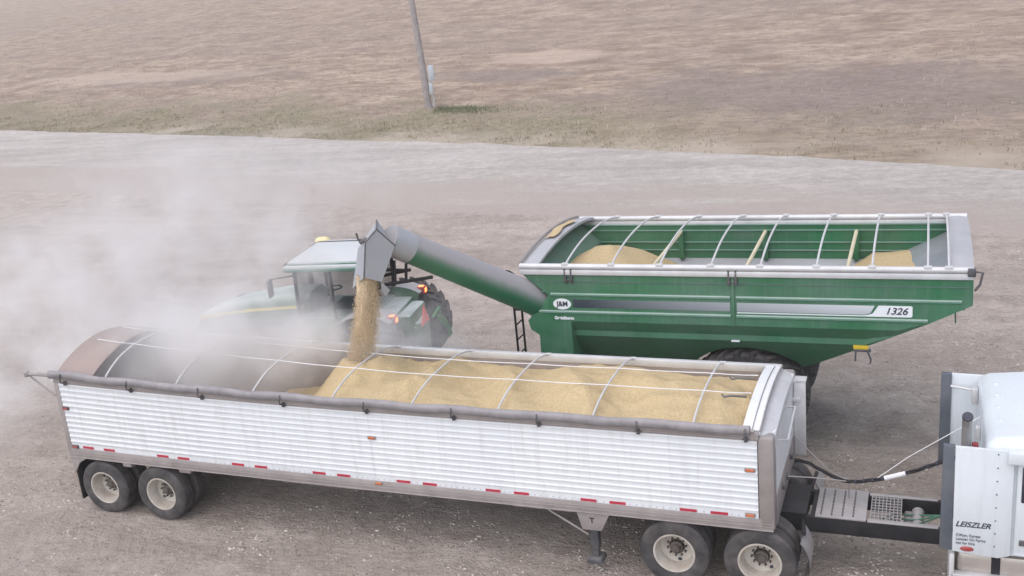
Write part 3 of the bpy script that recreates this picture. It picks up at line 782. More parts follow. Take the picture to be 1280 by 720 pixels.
for y0,y1,near in ((.0,.05,1),(2.55,2.60,0)):
    m=MB(); m.prism([(15.06,1.075),(15.30,1.05),(15.62,1.03),(15.76,1.08),(15.76,2.585),(15.06,2.60)],'y',y0,y1,.008)
    sf=tk.part('side_fairing',m,M_CABW,label='white near side fairing with dark lettering' if near else None)
    m=MB(); m.prism([(14.90,1.10),(15.055,1.08),(15.055,2.605),(14.915,2.61)],'y',y0-.006,y1+.03 if near else y1+.004,.01) if near else m.prism([(14.90,1.10),(15.055,1.08),(15.055,2.605),(14.915,2.61)],'y',y0-.04,y1+.006,.01)
    tk.part('rubber_edge',m,M_EDGE,sf)
    if near:
        m=MB()
        for z in [1.2+.19*i for i in range(8)]:
            t2=bmesh.new(); bmesh.ops.create_uvsphere(t2,u_segments=8,v_segments=5,radius=.011); m.merge(t2,Matrix.Translation((15.57,y0,z)))
        tk.part('rivet',m,M_EDGE,sf)
        tk.text('lettering','LEISZLER',.108,(15.30,-.003,1.485),M_INK,sf,shear=.35,bold=.002,wide=1.0)
        tk.text('small_lettering','Clifton, Kansas\nLeiszler Oil Farms\nnot for hire',.058,(15.10,-.003,1.265),M_INK,sf,wide=.85,align='LEFT')
        m=MB(); m.lathe([(.0,-.02),(.06,-.016),(.085,.0),(.0,.0)],28)
        for v in m.bm.verts: v.co.z*=.45; v.co+=Vector((15.24,-.002,1.125))
        tk.part('oval_marker',m,M_ORED,sf)
# door seam, window, gutter box
for y,sg in ((.05,-1),(2.55,1)):
    m=MB(); m.box(15.795,16.75,min(y,y+sg*.022),max(y,y+sg*.022),1.10,2.42,.03); dr=tk.part('door',m,M_CABW)
    m=MB(); m.box(15.86,16.62,min(y+sg*.018,y+sg*.03),max(y+sg*.018,y+sg*.03),1.86,2.36,.012); fr=tk.part('window_frame',m,M_INK,dr)
    m=MB(); m.box(15.90,16.58,min(y+sg*.028,y+sg*.036),max(y+sg*.028,y+sg*.036),1.90,2.32,.004); tk.part('pane',m,M_GLASS,fr)
    m=MB(); m.box(15.86,15.98,min(y+sg*.02,y+sg*.05),max(y+sg*.02,y+sg*.05),1.24,1.32,.01); tk.part('handle',m,M_DGREY,dr)
m=MB(); m.box(15.68,16.8,-.075,.06,2.43,2.60,.02); tk.part('sun_visor',m,M_CABW)
m=MB(); m.prism([(17.56,2.62),(17.92,1.90),(17.95,1.93),(17.60,2.66)],'y',.22,2.38); tk.part('windscreen',m,M_GLASS)
hs=[cabsec(17.7,1.84,.28,2.32,.75,.15),cabsec(18.6,1.76,.38,2.22,.70,.2),cabsec(19.4,1.62,.46,2.14,.6,.25),cabsec(19.6,1.4,.55,2.05,.55,.2)]
tk.part('bonnet',loft(hs),M_CABW,sharp=50)
for t,f in ((.08,0),(W-.08,1)): put_wheel(w0,tk.root,tk.base,18.55,t,f)
m=MB(); m.box(19.5,19.75,.1,2.5,.35,.72,.05); tk.part('bumper',m,M_ALUL)
# back-of-cab fittings
m=MB(); m.tube([(15.20,.36,.95),(15.20,.36,2.58),(15.20,.345,2.74),(15.20,.30,2.86),(15.20,.215,2.935)],[.062,.062,.062,.064,.068],16,caps=False)
m.tube([(15.20,.36,1.0),(15.20,.36,2.1)],.085,16)
ex=tk.part('exhaust_stack',m,pmat('heat_stained_stack',(.48,.47,.46),.35,.7,.1,5,.2))
m=MB(); m.tube([(15.20,.26,2.90),(15.20,.208,2.942)],[.066,.060],16,caps=True); tk.part('stack_tip',m,M_INK,ex)
m=MB(); m.box(15.27,15.35,.33,.42,2.32,2.50,.02); tk.part('red_box',m,pmat('red_plastic',(.30,.03,.035),.5))
m=MB(); m.tube([(15.05,2.5,2.42),(15.42,2.3,2.44)],.02,8); m.box(15.33,15.42,2.22,2.34,2.25,2.5,.02); m.box(15.35,15.42,1.3,1.4,2.1,2.3,.02); tk.part('cab_bracket',m,M_ALUL)
m=MB(); m.grid(lambda u,v:(15.5+.08*u+.02*math.sin(v*12),.35+1.9*v,2.665+.03*u),2,20)
# roof clips
m=MB()
for i in range(4): m.box(15.60,15.66,.7+.42*i,.76+.42*i,2.68,2.715,.008)
tk.part('roof_clip',m,M_CABW,cab)
# tank and steps
m=MB(); m.box(15.12,16.9,.10,.62,.36,1.0,.08); tk_t=tk.part('fuel_tank',m,M_TANK)
m=MB(); m.box(15.55,15.66,.085,.635,.35,1.01,.01); m.box(16.4,16.5,.085,.635,.35,1.01,.01); tk.part('tank_strap',m,M_BLACK,tk_t)
m=MB(); m.box(15.05,16.95,-.02,.10,.70,.735,.008); m.box(15.05,16.95,-.02,.10,.36,.395,.008); m.box(15.03,15.09,-.02,.6,.36,1.03,.01); tk.part('step',m,M_ALUL)

# hoses between trailer and cab
m=MB(); pts=[]; rad=[]
P_=[(12.85,1.62,1.42),(13.05,1.5,1.45),(13.3,1.42,1.36),(13.6,1.36,1.27),(13.9,1.32,1.32),(14.25,1.3,1.43),(14.6,1.28,1.58),(14.9,1.26,1.74),(15.4,1.24,1.98)]
def smooth(P,n=8):
    out=[]; P=[Vector(p) for p in P]
    for i in range(len(P)-1):
        a,b,c,d_=P[max(i-1,0)],P[i],P[i+1],P[min(i+2,len(P)-1)]
        for k in range(n):
            t=k/n; out.append(.5*((2*b)+(c-a)*t+(2*a-5*b+4*c-d_)*t*t+(3*b-a-3*c+d_)*t**3))
    return out+[P[-1]]
ah=Thing('air_hose','black bundle of air hoses with a white wrap strung from trailer to truck cab','hose',T,(14.0,1.3,1.3))
pp=smooth(P_)
for k in range(3):
    m.tube([p+Vector((0,.017*math.cos(k*2.1+i*.35),.017*math.sin(k*2.1+i*.35))) for i,p in enumerate(pp)],.014,7)
ah.part('hose',m,M_BLACK)
m=MB(); m.tube(smooth([(14.16,1.305,1.395),(14.3,1.298,1.45),(14.45,1.29,1.51)]),.036,8); ah.part('white_wrap',m,M_CORD)
m=MB(); 
for i in (28,31,34,37,52,55,58): m.tube([pp[i],pp[i].lerp(pp[i+1],.6)],.036,8)
ah.part('tape_band',m,M_INK)
m=MB(); m.tube([(13.66,1.36,1.26),(13.66,1.37,1.0)],.014,6); m.tube(smooth([(12.8,1.9,1.72),(13.1,1.7,1.50),(13.4,1.5,1.32),(13.65,1.4,1.27)]),.010,6); m.tube(smooth([(12.8,1.1,1.40),(13.2,1.2,1.36),(13.65,1.35,1.27)]),.010,6); ah.part('hanger',m,M_ALU)
m=MB(); m.tube([(14.06,1.32,1.38),(14.48,1.36,1.74),(15.40,1.22,2.50)],.006,6); ah.part('support_cable',m,M_CORD)

# ------------------------------------------------------------------ grain cart
CL,CW=7.61,3.86
ct=Thing('grain_cart','big green grain cart with arched hoops and silver stripe','grain cart',K,(3.8,1.93,0))
ct.root.location=K.w(3.8*KSX,1.93*KSY,0); ct.root.scale=(KSX,KSY,1); ct.root.rotation_euler=(0,-.0065,K.yaw)
def zb(s):
    """underside line of the hopper along its length"""
    if s<.5: return 3.62-.84*s
    if s<.505: return 3.2
    if s>5.96: return 2.31+(s-5.96)*(3.16-2.31)/(7.61-5.96)
    a_=0
    if abs(s-3.95)<1.22: a_=.93+1.26*math.sqrt(1-((s-3.95)/1.22)**2)
    if s>4.85: return max(a_,1.62+(s-4.85)*.62)
    return max(1.5,a_)
PROF=[(3.70,.0),(2.70,.0),(2.48,.17),(2.36,.15),(1.5,.95)]
def yat(z):
    for (za,ya),(zc,yc) in zip(PROF,PROF[1:]):
        if zc<=z<=za: return ya+(yc-ya)*(za-z)/(za-zc)
    return PROF[-1][1]
def hopper(off,name,mat,ss,label=None):
    m=MB(); zs=[3.70,3.2,2.70,2.47,2.37,2.0,1.5]; secs=[]
    for s in ss:
        b=zb(s)+off*1.2; L_=[]
        for z in zs:
            zz=max(z,b); L_.append((s,yat(max(zz-off*.3,1.5))+off,zz))
        secs.append(L_+[(p[0],CW-p[1],p[2]) for p in L_[::-1]])
    n=len(secs[0]); V=[p for q in secs for p in q]; F=[]
    for i in range(len(secs)-1):
        for k in range(n-1): F.append([i*n+k,i*n+k+1,(i+1)*n+k+1,(i+1)*n+k])
    m._add(V,F)
    for e in (0,len(secs)-1):
        q=secs[e]; h=n//2
        for k in range(h-1): m._add([q[k],q[k+1],q[n-2-k],q[n-1-k]],[[0,1,2,3]])
    return ct.part(name,m,mat,label=label,merge=True)
SS=[.0,.15,.3,.499,.505,1,2,2.72,2.76,2.82,2.9,3.,3.12,3.3,3.5,3.72,3.95,4.18,4.4,4.6,4.78,4.85,4.92,5.,5.08,5.14,5.18,5.3,5.96,6.5,7.0,7.3,7.6,7.61]
hb=hopper(0,'hopper_shell',M_GRN,SS)
# inner sheets: green above, grey slopes below
m=MB()
for y0,sg in ((.03,1),(CW-.03,-1)):
    m.grid(lambda u,v:(.05+7.5*u,y0,max(3.68-.80*v,zb(.05+7.5*u)+.03)),40,4)
ci=ct.part('inner_wall',m,M_GRNI)
m=MB()
for y0,sg in ((.03,1),(CW-.03,-1)):
    for z in (3.62,3.50,3.25,3.08): m.box(.1,7.5,min(y0,y0+sg*.035),max(y0,y0+sg*.035),z-.012,z+.012,.004)
ct.part('inner_rib',m,pmat('pale_green_rib',(.16,.30,.24),.5,0,.05,2,.3),ci)
m=MB()
for y0,sg in ((.03,1),(CW-.03,-1)): m.grid(lambda u,v:(.55+5.6*u,y0+sg*1.5*v,max(2.9-1.1*v,zb(.55+5.6*u)+.04)),40,6)
def rsl(u,v):
    z=3.62-1.45*u; a=max(.04 if z>2.9 else .2,yat(z)+.12 if z<2.6 else 0); return (7.58-2.8*u,a+(CW-2*a)*v,z)
m.grid(rsl,20,4)
def fsl(u,v):
    z=2.95-1.0*u; a=max(.05,yat(z)+.12 if z<2.75 else 0); return (.95+1.0*u,a+(CW-2*a)*v,z)
m.grid(fsl,20,4)
m.grid(lambda u,v:(.6+4.6*u,1.4+1.1*v,1.82),2,2)
ct.part('inner_slope',m,pmat('worn_grey_slope',(.33,.35,.37),.4,.4,.08,1.5,.3))
m=MB(); m.grid(lambda u,v:(7.585,.04+(CW-.08)*u,3.22+.46*v),2,2); m.grid(lambda u,v:(.03+.45*(1-v),.04+(CW-.08)*u,3.26+.42*v),2,2); ct.part('end_wall',m,M_GRNI)
for s in (2.22,3.92,5.65):
    m=MB(); m.tube([(s,.05,3.45),(s,CW-.05,3.48)],.035,10); tb=ct.part('cross_tube',m,M_CREAM)
    m=MB(); m.box(s-.05,s+.05,CW-.14,CW-.03,2.9,3.5,.01); m.box(s-.05,s+.05,.03,.14,2.9,3.5,.01); ct.part('tube_bracket',m,M_GRNI,tb)
# rim, ends
for y in (0,CW):
    m=MB(); m.tube([(.0,y,3.755),(CL,y,3.755)],.055,12); m.box(.0,CL,y-.045,y+.045,3.60,3.70,.012); ct.part('rim_rail',m,M_ALUL)
def ccap(s0,s1,h,mat,label):
    m=MB(); f=lambda u,v:(s0+(s1-s0)*u,.0+CW*v,3.74+.05*u*(1 if s0<1 else 0)+crown(v,h)+.03*math.sin(PI*u))
    m.grid(f,6,20)
    m.grid(lambda u,v:(f(u,v)[0],f(u,v)[1],f(u,v)[2]-.05),6,20)
    for u in (0,1): m.grid(lambda a,v,u=u:(f(u,v)[0],f(u,v)[1],f(u,v)[2]-(.14 if (u==0)==(s0<1) else .05)*a-crown(v,h)*a*(1 if (u==0)==(s0<1) else 0)),2,20)
    return ct.part('end_cap',m,mat,label=label)
M_CAPF=pmat('grain_dusted_cap',(.40,.41,.43),.55,.1,.06,2,.35,.3,dustcol=(.44,.42,.42))
c1=ccap(.0,.36,.17,M_CAPF,'front arched cap with spilled grain on it'); ccap(7.26,7.62,.10,M_CAPF,'pale flat rear cap')
m=MB(); m.grid(lambda u,v:(.07+.20*u+.03*math.sin(v*9),1.3+1.5*v,3.775+.05*(.2+.6*u)+crown((1.3+1.5*v)/CW,.17)+.03*math.sin(PI*(.2+.6*u))+.012),4,12); ct.part('spilled_grain',m,M_GRAIN,c1)
for y in (.0,):
    m=MB(); m.tube([(0.0,CW*i/20,3.80+crown(i/20,.17)) for i in range(21)],.03,8); ct.part('cap_edge',m,M_ALU,c1)
for s in (.87,1.73,2.6,3.49,4.32,5.23,6.1,6.94,7.25):
    m=MB(); m.tube([(s,.0+CW*i/24,3.78+.20*(1-abs(2*i/24-1)**2.2)) for i in range(25)],.019,8)
    for y in (0,CW): m.box(s-.06,s+.06,y-.05,y+.05,3.765,3.82,.01)
    ct.part('tarp_bow',m,M_GALV)
# side ribs, seam post, brackets
M_RIBL=pmat('rib_edge_green',(.09,.24,.16),.4,0,.05,2,.35,.6,dustcol=(.42,.46,.44))
for y,sg in ((0,-1),(CW,1)):
    m=MB()
    for z,s0,s1 in ((3.215,.55,7.45),(2.875,.30,6.95)):
        for a,b in ((s0,3.80),(3.90,s1)):
            m.prism([(y,z-.03),(y+sg*.028,z-.016),(y+sg*.028,z+.012),(y,z+.03)],'x',a,b)
    ct.part('side_rib',m,M_RIBL)
    m=MB(); m.box(3.825,3.875,min(y,y+sg*.022),max(y,y+sg*.022),2.70,3.59,.006); ct.part('seam_post',m,M_GRN)
    for s in (.92,3.85):
        m=MB()
        for ds in (-.06,.06): m.box(s+ds-.022,s+ds+.022,min(y,y+sg*.045),max(y,y+sg*.045),3.44,3.72,.006)
        for z in (3.5,3.6): m.box(s-.06,s+.06,min(y,y+sg*.04),max(y,y+sg*.04),z-.012,z+.012,.003)
        ct.part('tarp_bracket',m,M_DGREY)
    m=MB(); m.box(.25,7.58,min(y,y+sg*.012),max(y,y+sg*.012),3.455,3.47,.003); ct.part('crease_line',m,pmat('dusty_crease',(.09,.14,.13),.6))
# front lower corner where the auger leaves
m=MB(); m.prism([(.52,3.20),(.06,2.68),(.10,2.50),(.26,2.40),(.24,1.2),(.9,1.2),(.9,3.15)],'y',.004,1.4,.01); ct.part('auger_sump',m,M_GRN,hb)
# decals on the near side
def gradient_decal():
    m,nt=newmat('dark_to_silver_stripe'); g=N(nt); P=g.coord(); sx=g.n('ShaderNodeSeparateXYZ'); g.l(P,sx.inputs[0])
    c=g.mix(g.rng(sx.outputs[0],-2.6,2.0),(.035,.05,.065),(.55,.58,.61)); st_=g.rng(sx.outputs[2],2.93,3.13,.75,1.15)
    mu=g.n('ShaderNodeMix',data_type='RGBA',blend_type='MULTIPLY'); mu.inputs[0].default_value=1; g.l(c,mu.inputs[6]); g.l(st_,mu.inputs[7])
    g.out(mu.outputs[2],.4); return m
MG=gradient_decal()
m=MB(); m.box(.96,3.79,-.006,.002,2.965,3.125,0); m.prism([(3.91,2.965),(6.00,2.965),(6.08,3.0),(6.14,3.125),(3.91,3.125)],'y',-.006,.002); ct.part('stripe_decal',m,MG)
m=MB(); m.prism([(3.91,2.935),(6.70,2.935),(6.72,2.955),(6.72,3.115),(6.70,3.13),(6.20,3.13),(6.11,2.985),(6.00,2.952),(3.91,2.952)],'y',-.006,.002); pl=ct.part('number_plate_decal',m,M_WDECAL,label='pale decal reading 1326')
m=MB(); m.box(6.42,6.95,-.008,-.004,2.95,3.105,0)
ct.text('lettering','1326',.165,(6.47,-.010,3.032),M_INK,pl,shear=.3,bold=.0025,wide=1.05)
m=MB(); m.lathe([(.0,-.008),(.098,-.008),(.10,.0),(.0,.0)],40)
for v in m.bm.verts: v.co.x*=1.72; v.co.z*=1.06; v.co+=Vector((.755,-.003,3.03))
lo=ct.part('logo_decal',m,M_WDECAL,label='white oval logo with dark letters')
ct.text('lettering','J&M',.135,(.76,-.0135,3.03),M_INK,lo,bold=.004,wide=.95)
ct.text('script_lettering','GrainStorm',.082,(.775,-.004,2.755),M_WDECAL,hb,bold=.004,wide=.95)
# reflectors, hose ends, crank
for s,z,y in ((.56,2.335,.13),(5.92,2.335,.13)):
    m=MB(); m.box(s-.12,s+.12,y-.01,y+.03,z-.035,z+.03,.004); ct.part('yellow_reflector',m,M_YEL)
m=MB(); m.tube([(5.84,.14,2.3),(5.83,.13,2.08)],.018,6); m.tube([(6.02,.14,2.28),(6.08,.12,2.12),(6.07,.12,2.05)],.016,6); m.box(5.8,6.08,.12,.18,2.25,2.3,.01); ct.part('rear_bracket',m,M_DGREY)
m=MB(); m.tube([(7.36,.3,3.05),(7.37,.3,2.76)],.014,6); ct.part('drain_hose',m,M_GRN)
m=MB(); m.tube([(7.60,-.02,3.74),(7.74,-.02,3.72),(7.70,-.03,3.52),(7.63,-.02,3.42)],.02,8); m.box(7.52,7.64,-.08,.04,3.66,3.8,.015); ct.part('tarp_crank',m,M_DGREY)
m=MB(); m.box(3.78,3.92,.08,.12,2.37,2.395,0); ct.part('white_tag',m,M_WDECAL)
# wheel arch, undercarriage
m=MB(); m.box(.3,4.6,1.45,1.62,.85,1.15,.02); m.box(.3,4.6,2.24,2.41,.85,1.15,.02); m.tube([(3.95,.5,.98),(3.95,3.36,.98)],.11,14)
m.box(1.0,1.2,.8,3.06,.9,1.5,.02)
ct.part('chassis',m,M_GRN)
m=MB(); m.obox((1.0,1.93,1.0),(-1.4,2.5,.75),.22,.26); m.obox((-1.3,2.46,.76),(-3.35,3.2,.55),.16,.2); ct.part('drawbar',m,M_GRN)
cw=ag_wheel(ct.root,Vector((3.95,.86,1.06))-Vector(ct.base),1.06,1.05,22,.50,M_GRN)
c2=copy_tree(cw,ct.root); c2.location=Vector((3.95,CW-.86,1.06))-Vector(ct.base); c2.rotation_euler=(0,0,PI)
# ladder at the front
m=MB(); lx=-.50
for t in (.80,1.22): m.tube([(lx,t,.55),(lx,t,2.78)],.024,8)
for i in range(7): m.tube([(lx,.80,.75+.31*i),(lx,1.22,.75+.31*i)],.016,6)
m.tube([(lx,.9,2.6),(.3,.9,2.6)],.02,6); m.tube([(lx,1.1,1.2),(.3,1.1,1.2)],.02,6)
ct.part('ladder',m,M_BLACK)

# unloading auger (moves on its own hinge but is carried by the cart: a part)
def toK(p):
    d_=Vector(p)-Vector((K.x,K.y,0)); return Vector((d_.dot(K.a)/KSX,d_.dot(K.n)/KSY,p[2]))
B0=Vector((.67,19.17,2.86)); S0=Vector((-2.09,17.37,4.92))
ax=(S0-B0).normalized()
m=MB(); P0=toK(B0+ax*.02); P1=toK(S0+ax*(-.14))
m.tube([P0,P0.lerp(P1,.06),P0.lerp(P1,.5),P1],[.305,.305,.282,.258],36)
au=ct.part('auger_tube',m,M_AUG,label='green auger tube, grey with dust on top')
m=MB(); q=P0.lerp(P1,.035); m.tube([q,P0.lerp(P1,.055)],.335,36); m.tube([P0.lerp(P1,.885),P0.lerp(P1,.892)],.268,36); ct.part('flange',m,M_AUG,au)
# spout hood, built in the auger's own vertical plane
def H2K(u,n_,z): return toK(H.w(u,n_,z))
hn=.27
prof=[(-.17,5.13),(.12,4.79),(-.20,4.22),(-.50,4.36),(-.39,4.95)]
m=MB(); A_=[H2K(u,-hn,z) for u,z in prof]; Bk=[H2K(u,hn,z) for u,z in [(.05,5.15),(.26,4.80),(-.16,3.97),(-.55,4.06),(-.35,4.74)]]
# open at the bottom (between points 2 and 3)
m._add(A_,[[0,1,2,3,4]]); m._add(Bk,[[4,3,2,1,0]])
for i in (0,1,3,4):
    j=(i+1)%5; m._add([A_[i],Bk[i],Bk[j],A_[j]],[[0,1,2,3]])
hd=ct.part('spout_hood',m,M_HOOD,au,sharp=20)
# seams and rear cone joining tube and hood
m=MB(); m.tube([P0.lerp(P1,.885),P0.lerp(P1,.995)],[.275,.272],36); ct.part('hood_neck',m,M_HOOD,au)
m=MB()
for a,b in ((0,1),(0,4),(4,3)): m.tube([A_[a],A_[b]],.012,6)
m.tube([A_[0],Bk[0]],.016,6)
ct.part('hood_seam',m,M_DGREY,au)
m=MB(); C1=[H2K(-.20,-hn*.95,4.22),H2K(-.06,-hn*.9,4.04),H2K(-.14,-hn*.8,3.94),H2K(-.22,-hn*.95,4.10)]; C2=[H2K(-.17,hn*.9,3.98),H2K(-.05,hn*.85,3.90),H2K(-.12,hn*.8,3.84),H2K(-.19,hn*.9,3.92)]
m._add(C1+C2,[[0,1,5,4],[1,2,6,5],[2,3,7,6],[0,1,2,3],[4,5,6,7]]); ct.part('spout_lip',m,M_HOOD,au)
m=MB(); m.tube([H2K(-.36,-.10,4.96),H2K(-.45,-.10,4.98),H2K(-.47,-.10,5.09)],.018,6); m.tube([H2K(-.43,-.10,4.92),H2K(-.30,-.10,4.96)],.04,8); ct.part('hood_bracket',m,M_DGREY,au)
m=MB(); m.tube([H2K(-.12,-.2,4.14),H2K(.78,-.12,4.06)],.032,8); m.tube([H2K(-.1,-.1,4.38),H2K(.40,-.1,4.26)],.026,8); m.tube([H2K(.08,-.15,4.10),H2K(.12,-.12,4.5)],.03,8); m.tube([H2K(.30,-.1,4.1),H2K(.34,-.1,4.4)],.026,6); m.tube([H2K(-.05,.15,4.2),H2K(.5,.15,4.2)],.03,8); ct.part('spout_cylinder',m,M_BLACK,au)
m=MB(); 
pq=[P0.lerp(P1,.30)+Vector((0,0,.29)),P0.lerp(P1,.24)+Vector((0,-.05,.38)),P0.lerp(P1,.17)+Vector((0,-.02,.31)),P0.lerp(P1,.05)+Vector((.02,-.1,.33))]
m.tube(smooth(pq),.013,6); ct.part('hydraulic_hose',m,M_BLACK,au)

# grain left in the cart
def cart_heap(s0,s1,f,label):
    m=MB(); m.grid(lambda u,v:(s0+(s1-s0)*u,.08+(CW-.16)*v,f(s0+(s1-s0)*u,.08+(CW-.16)*v)),50,40)
    off=((s0+s1)/2,CW/2,2.0); o=m.build('grain_heap',M_GRAIN,None,off); o.location=K.w(off[0]*KSX,off[1]*KSY,off[2]); o.scale=(KSX,KSY,1); o.rotation_euler=(0,-.0065,K.yaw); tag(o,label,'grain')
cart_heap(.06,2.6,lambda s,t:max(2.78-1.1*min(t,CW-t),3.60-.62*math.hypot(max(0,abs(s-1.0)-.15),(t-2.1)*.45)-.03*noise.noise((s*2,t*2,1)))-.25*max(0,abs(t-1.93)-1.2)**2,'rounded golden mound of grain at the auger end of the green cart')
cart_heap(5.2,7.5,lambda s,t:max(2.78-1.1*min(t,CW-t),3.15+.06*abs(s-6.4)-(.9*(5.95-s) if s<5.95 else 0)-.05*abs(t-2.4)+.03*math.sin(s*5)-.03*noise.noise((s*2,t*2,4))),'shallow golden drift of grain on the rear slope of the green cart')

# falling grain
def stream():
    m=MB(); n=26; k=22; V=[];F=[]
    top=H.w(-.34,0,4.30); bot=T.w(5.22,1.75,2.25)
    cs=[]
    for i in range(n+1):
        f=i/n; p=top.lerp(bot,f); p.x-=.0; p+= (T.a*(.18*(f-f*f)))
        cs.append(p); ra=.185-.045*f; rb=.15-.02*f
        for j in range(k):
            a=2*PI*j/k; nz=1+.30*noise.noise((math.cos(a)*1.6,math.sin(a)*1.6,f*2.2))+.16*noise.noise((math.cos(a)*5,math.sin(a)*5,f*6))
            V.append(p+(H.a*math.cos(a)*ra+H.n*math.sin(a)*rb)*nz)
    for i in range(n):
        for j in range(k): F.append([i*k+j,i*k+(j+1)%k,(i+1)*k+(j+1)%k,(i+1)*k+j])
    # loose kernels round the column
    for _ in range(12000):
        f=random.random(); p=top.lerp(bot,f)+T.a*(.18*(f-f*f)); a=random.uniform(0,2*PI); rr_=.145*(1+abs(random.gauss(0,.36))*(.7+.8*f)); c=p+(H.a*math.cos(a)+H.n*math.sin(a)*.9)*rr_
        b=len(V); s_=random.uniform(.006,.012)
        for q in ((1,0,-.6),(-.5,.8,-.6),(-.5,-.8,-.6),(0,0,1.4)): V.append(c+Vector(q)*s_)
        F+= [[b,b+1,b+3],[b+1,b+2,b+3],[b+2,b,b+3],[b,b+2,b+1]]
    m._add(V,F); off=bot
    mt,nt=newmat('falling_grain'); g=N(nt); P=g.coord(); a=g.noise(g.mapping(P,(30,30,3)),1.2,5,.7); b=g.noise(P,60,3,.7)
    col=g.mix(g.rng(a,.3,.7),(.52,.39,.25),(.80,.66,.47)); col=g.mix(g.rng(b,.4,.7,0,.5),col,(.66,.54,.37))
    g.out(col,.9,0,g.bump(a,.5,.03),spec=.1)
    o=m.build('grain_stream',mt,None,off,merge=False); o.location=off; tag(o,'column of golden grain pouring from the auger spout into the trailer','grain')
stream()

# ------------------------------------------------------------------ tractor
tx=Thing('farm_tractor','dusty green tractor with yellow stripe, half hidden in dust ahead of the cart','tractor',A)
def hsec(x,zt,hw,zb_,r):
    pts=[]
    for k in range(7): a=PI/2*k/6; pts.append((x,hw-r+r*math.cos(a),zt-r+r*math.sin(a)))
    for k in range(7): a=PI/2+PI/2*k/6; pts.append((x,-hw+r+r*math.cos(a),zt-r+r*math.sin(a)))
    pts+=[(x,-hw*.9,zb_),(x,hw*.9,zb_)]; return pts
hd_=loft([hsec(1.6,2.40,.50,1.25,.25),hsec(2.4,2.38,.50,1.2,.26),hsec(3.4,2.24,.49,1.15,.26),hsec(4.1,2.06,.46,1.1,.25),hsec(4.45,1.9,.43,1.1,.22),hsec(4.62,1.65,.38,1.15,.2)])
hood=tx.part('hood',hd_,M_TGRN,label='long green hood with a yellow stripe',sharp=50)
for sg in (1,-1):
    m=MB(); P3=[(1.75,.515,2.10),(3.1,.505,2.03),(4.0,.475,1.92),(4.45,.445,1.84)]
    V=[];F=[]
    for x,y,z in P3:
        for dz in (-.035,.035): V.append((x,sg*y,z+dz))
        for dz in (-.035,.035): V.append((x,sg*(y-.03),z+dz))
    for i in range(3):
        b=i*4
        F+=[[b,b+1,b+5,b+4],[b+2,b+3,b+7,b+6],[b+1,b+3,b+7,b+5],[b,b+2,b+6,b+4]]
    F+=[[0,1,3,2],[12,13,15,14]]
    m._add(V,F); tx.part('stripe',m,M_TYEL,hood)
    m=MB()
    m.box(2.0,4.0,sg*.40-.08,sg*.40+.08,1.2,1.75,.03); tx.part('side_grille',m,M_BLACK,hood)
m=MB(); m.tube([(3.15,-.30,2.26),(3.75,-.18,2.16)],.016,6); tx.part('hood_grab',m,M_BLACK,hood)
m=MB(); m.tube([(2.0,-.62,1.9),(2.0,-.62,3.1)],.07,12); tx.part('exhaust_pipe',m,M_DGREY)
m=MB(); m.box(-.6,4.3,-.38,.38,.75,1.25,.05); m.box(-.9,.5,-.45,.45,.7,1.55,.08); tx.part('chassis',m,M_TGRN)
m=MB(); m.tube([(0,-1.9,1.03),(0,1.9,1.03)],.12,14); m.tube([(3.05,-1.1,.8),(3.05,1.1,.8)],.10,12); tx.part('axle',m,M_TGRN)
# cab
m=MB(); m.box(.0,1.72,-.86,.86,1.30,1.95,.08); m.box(-.45,.15,-.82,.82,1.35,1.9,.08); cb=tx.part('cab_body',m,M_TGRN)
m=MB(); m.box(.02,1.72,-.84,.84,1.93,3.06,.03); tx.part('cab_glass',m,M_GLASS,cb)
m=MB(); m.box(.55,1.1,-.28,.28,1.9,2.1,.06); m.box(.35,.55,-.28,.28,1.95,2.75,.06); m.tube([(1.35,0,1.9),(1.2,0,2.35)],.03,8); m.lathe([(.17,-.015),(.20,-.015),(.20,.015),(.17,.015)],20,(1.18,0,2.38),'z'); tx.part('seat',m,M_BLACK,cb)
m=MB()
for x,y in ((.03,.85),(.03,-.85),(1.72,.85),(1.72,-.85)): m.tube([(x,y,1.9),(x-.03,y,3.08)],.045,8)
m.tube([(.85,.86,1.9),(.85,.86,3.06)],.035,8); m.tube([(.85,-.86,1.9),(.85,-.86,3.06)],.035,8)
tx.part('cab_post',m,M_BLACK,cb)
m=MB(); m.box(-.20,1.90,-1.05,1.02,3.04,3.20,.06); m.box(-.12,1.80,-1.0,.96,3.17,3.28,.05); rf=tx.part('cab_roof',m,M_TROOF,label='pale dusty roof')
m=MB(); m.box(-.1,1.75,-.80,-.76,3.275,3.30,.01); m.tube([(1.85,-1.0,3.22),(1.85,.98,3.22)],.02,6); m.tube([(-.1,.90,3.24),(1.6,.90,3.24),(1.8,.84,3.25)],.014,6); tx.part('roof_rail',m,M_DGREY,rf)
m=MB(); m.lathe([(.0,.10),(.08,.085),(.12,.04),(.13,.0),(.0,.0)],20,(1.72,-.98,3.26),'z')
for v in m.bm.verts: v.co.x=1.72+(v.co.x-1.72)*1.5
tx.part('beacon',m,pmat('amber_beacon',(.85,.72,.38),.3,0,.04,6,.2),rf)
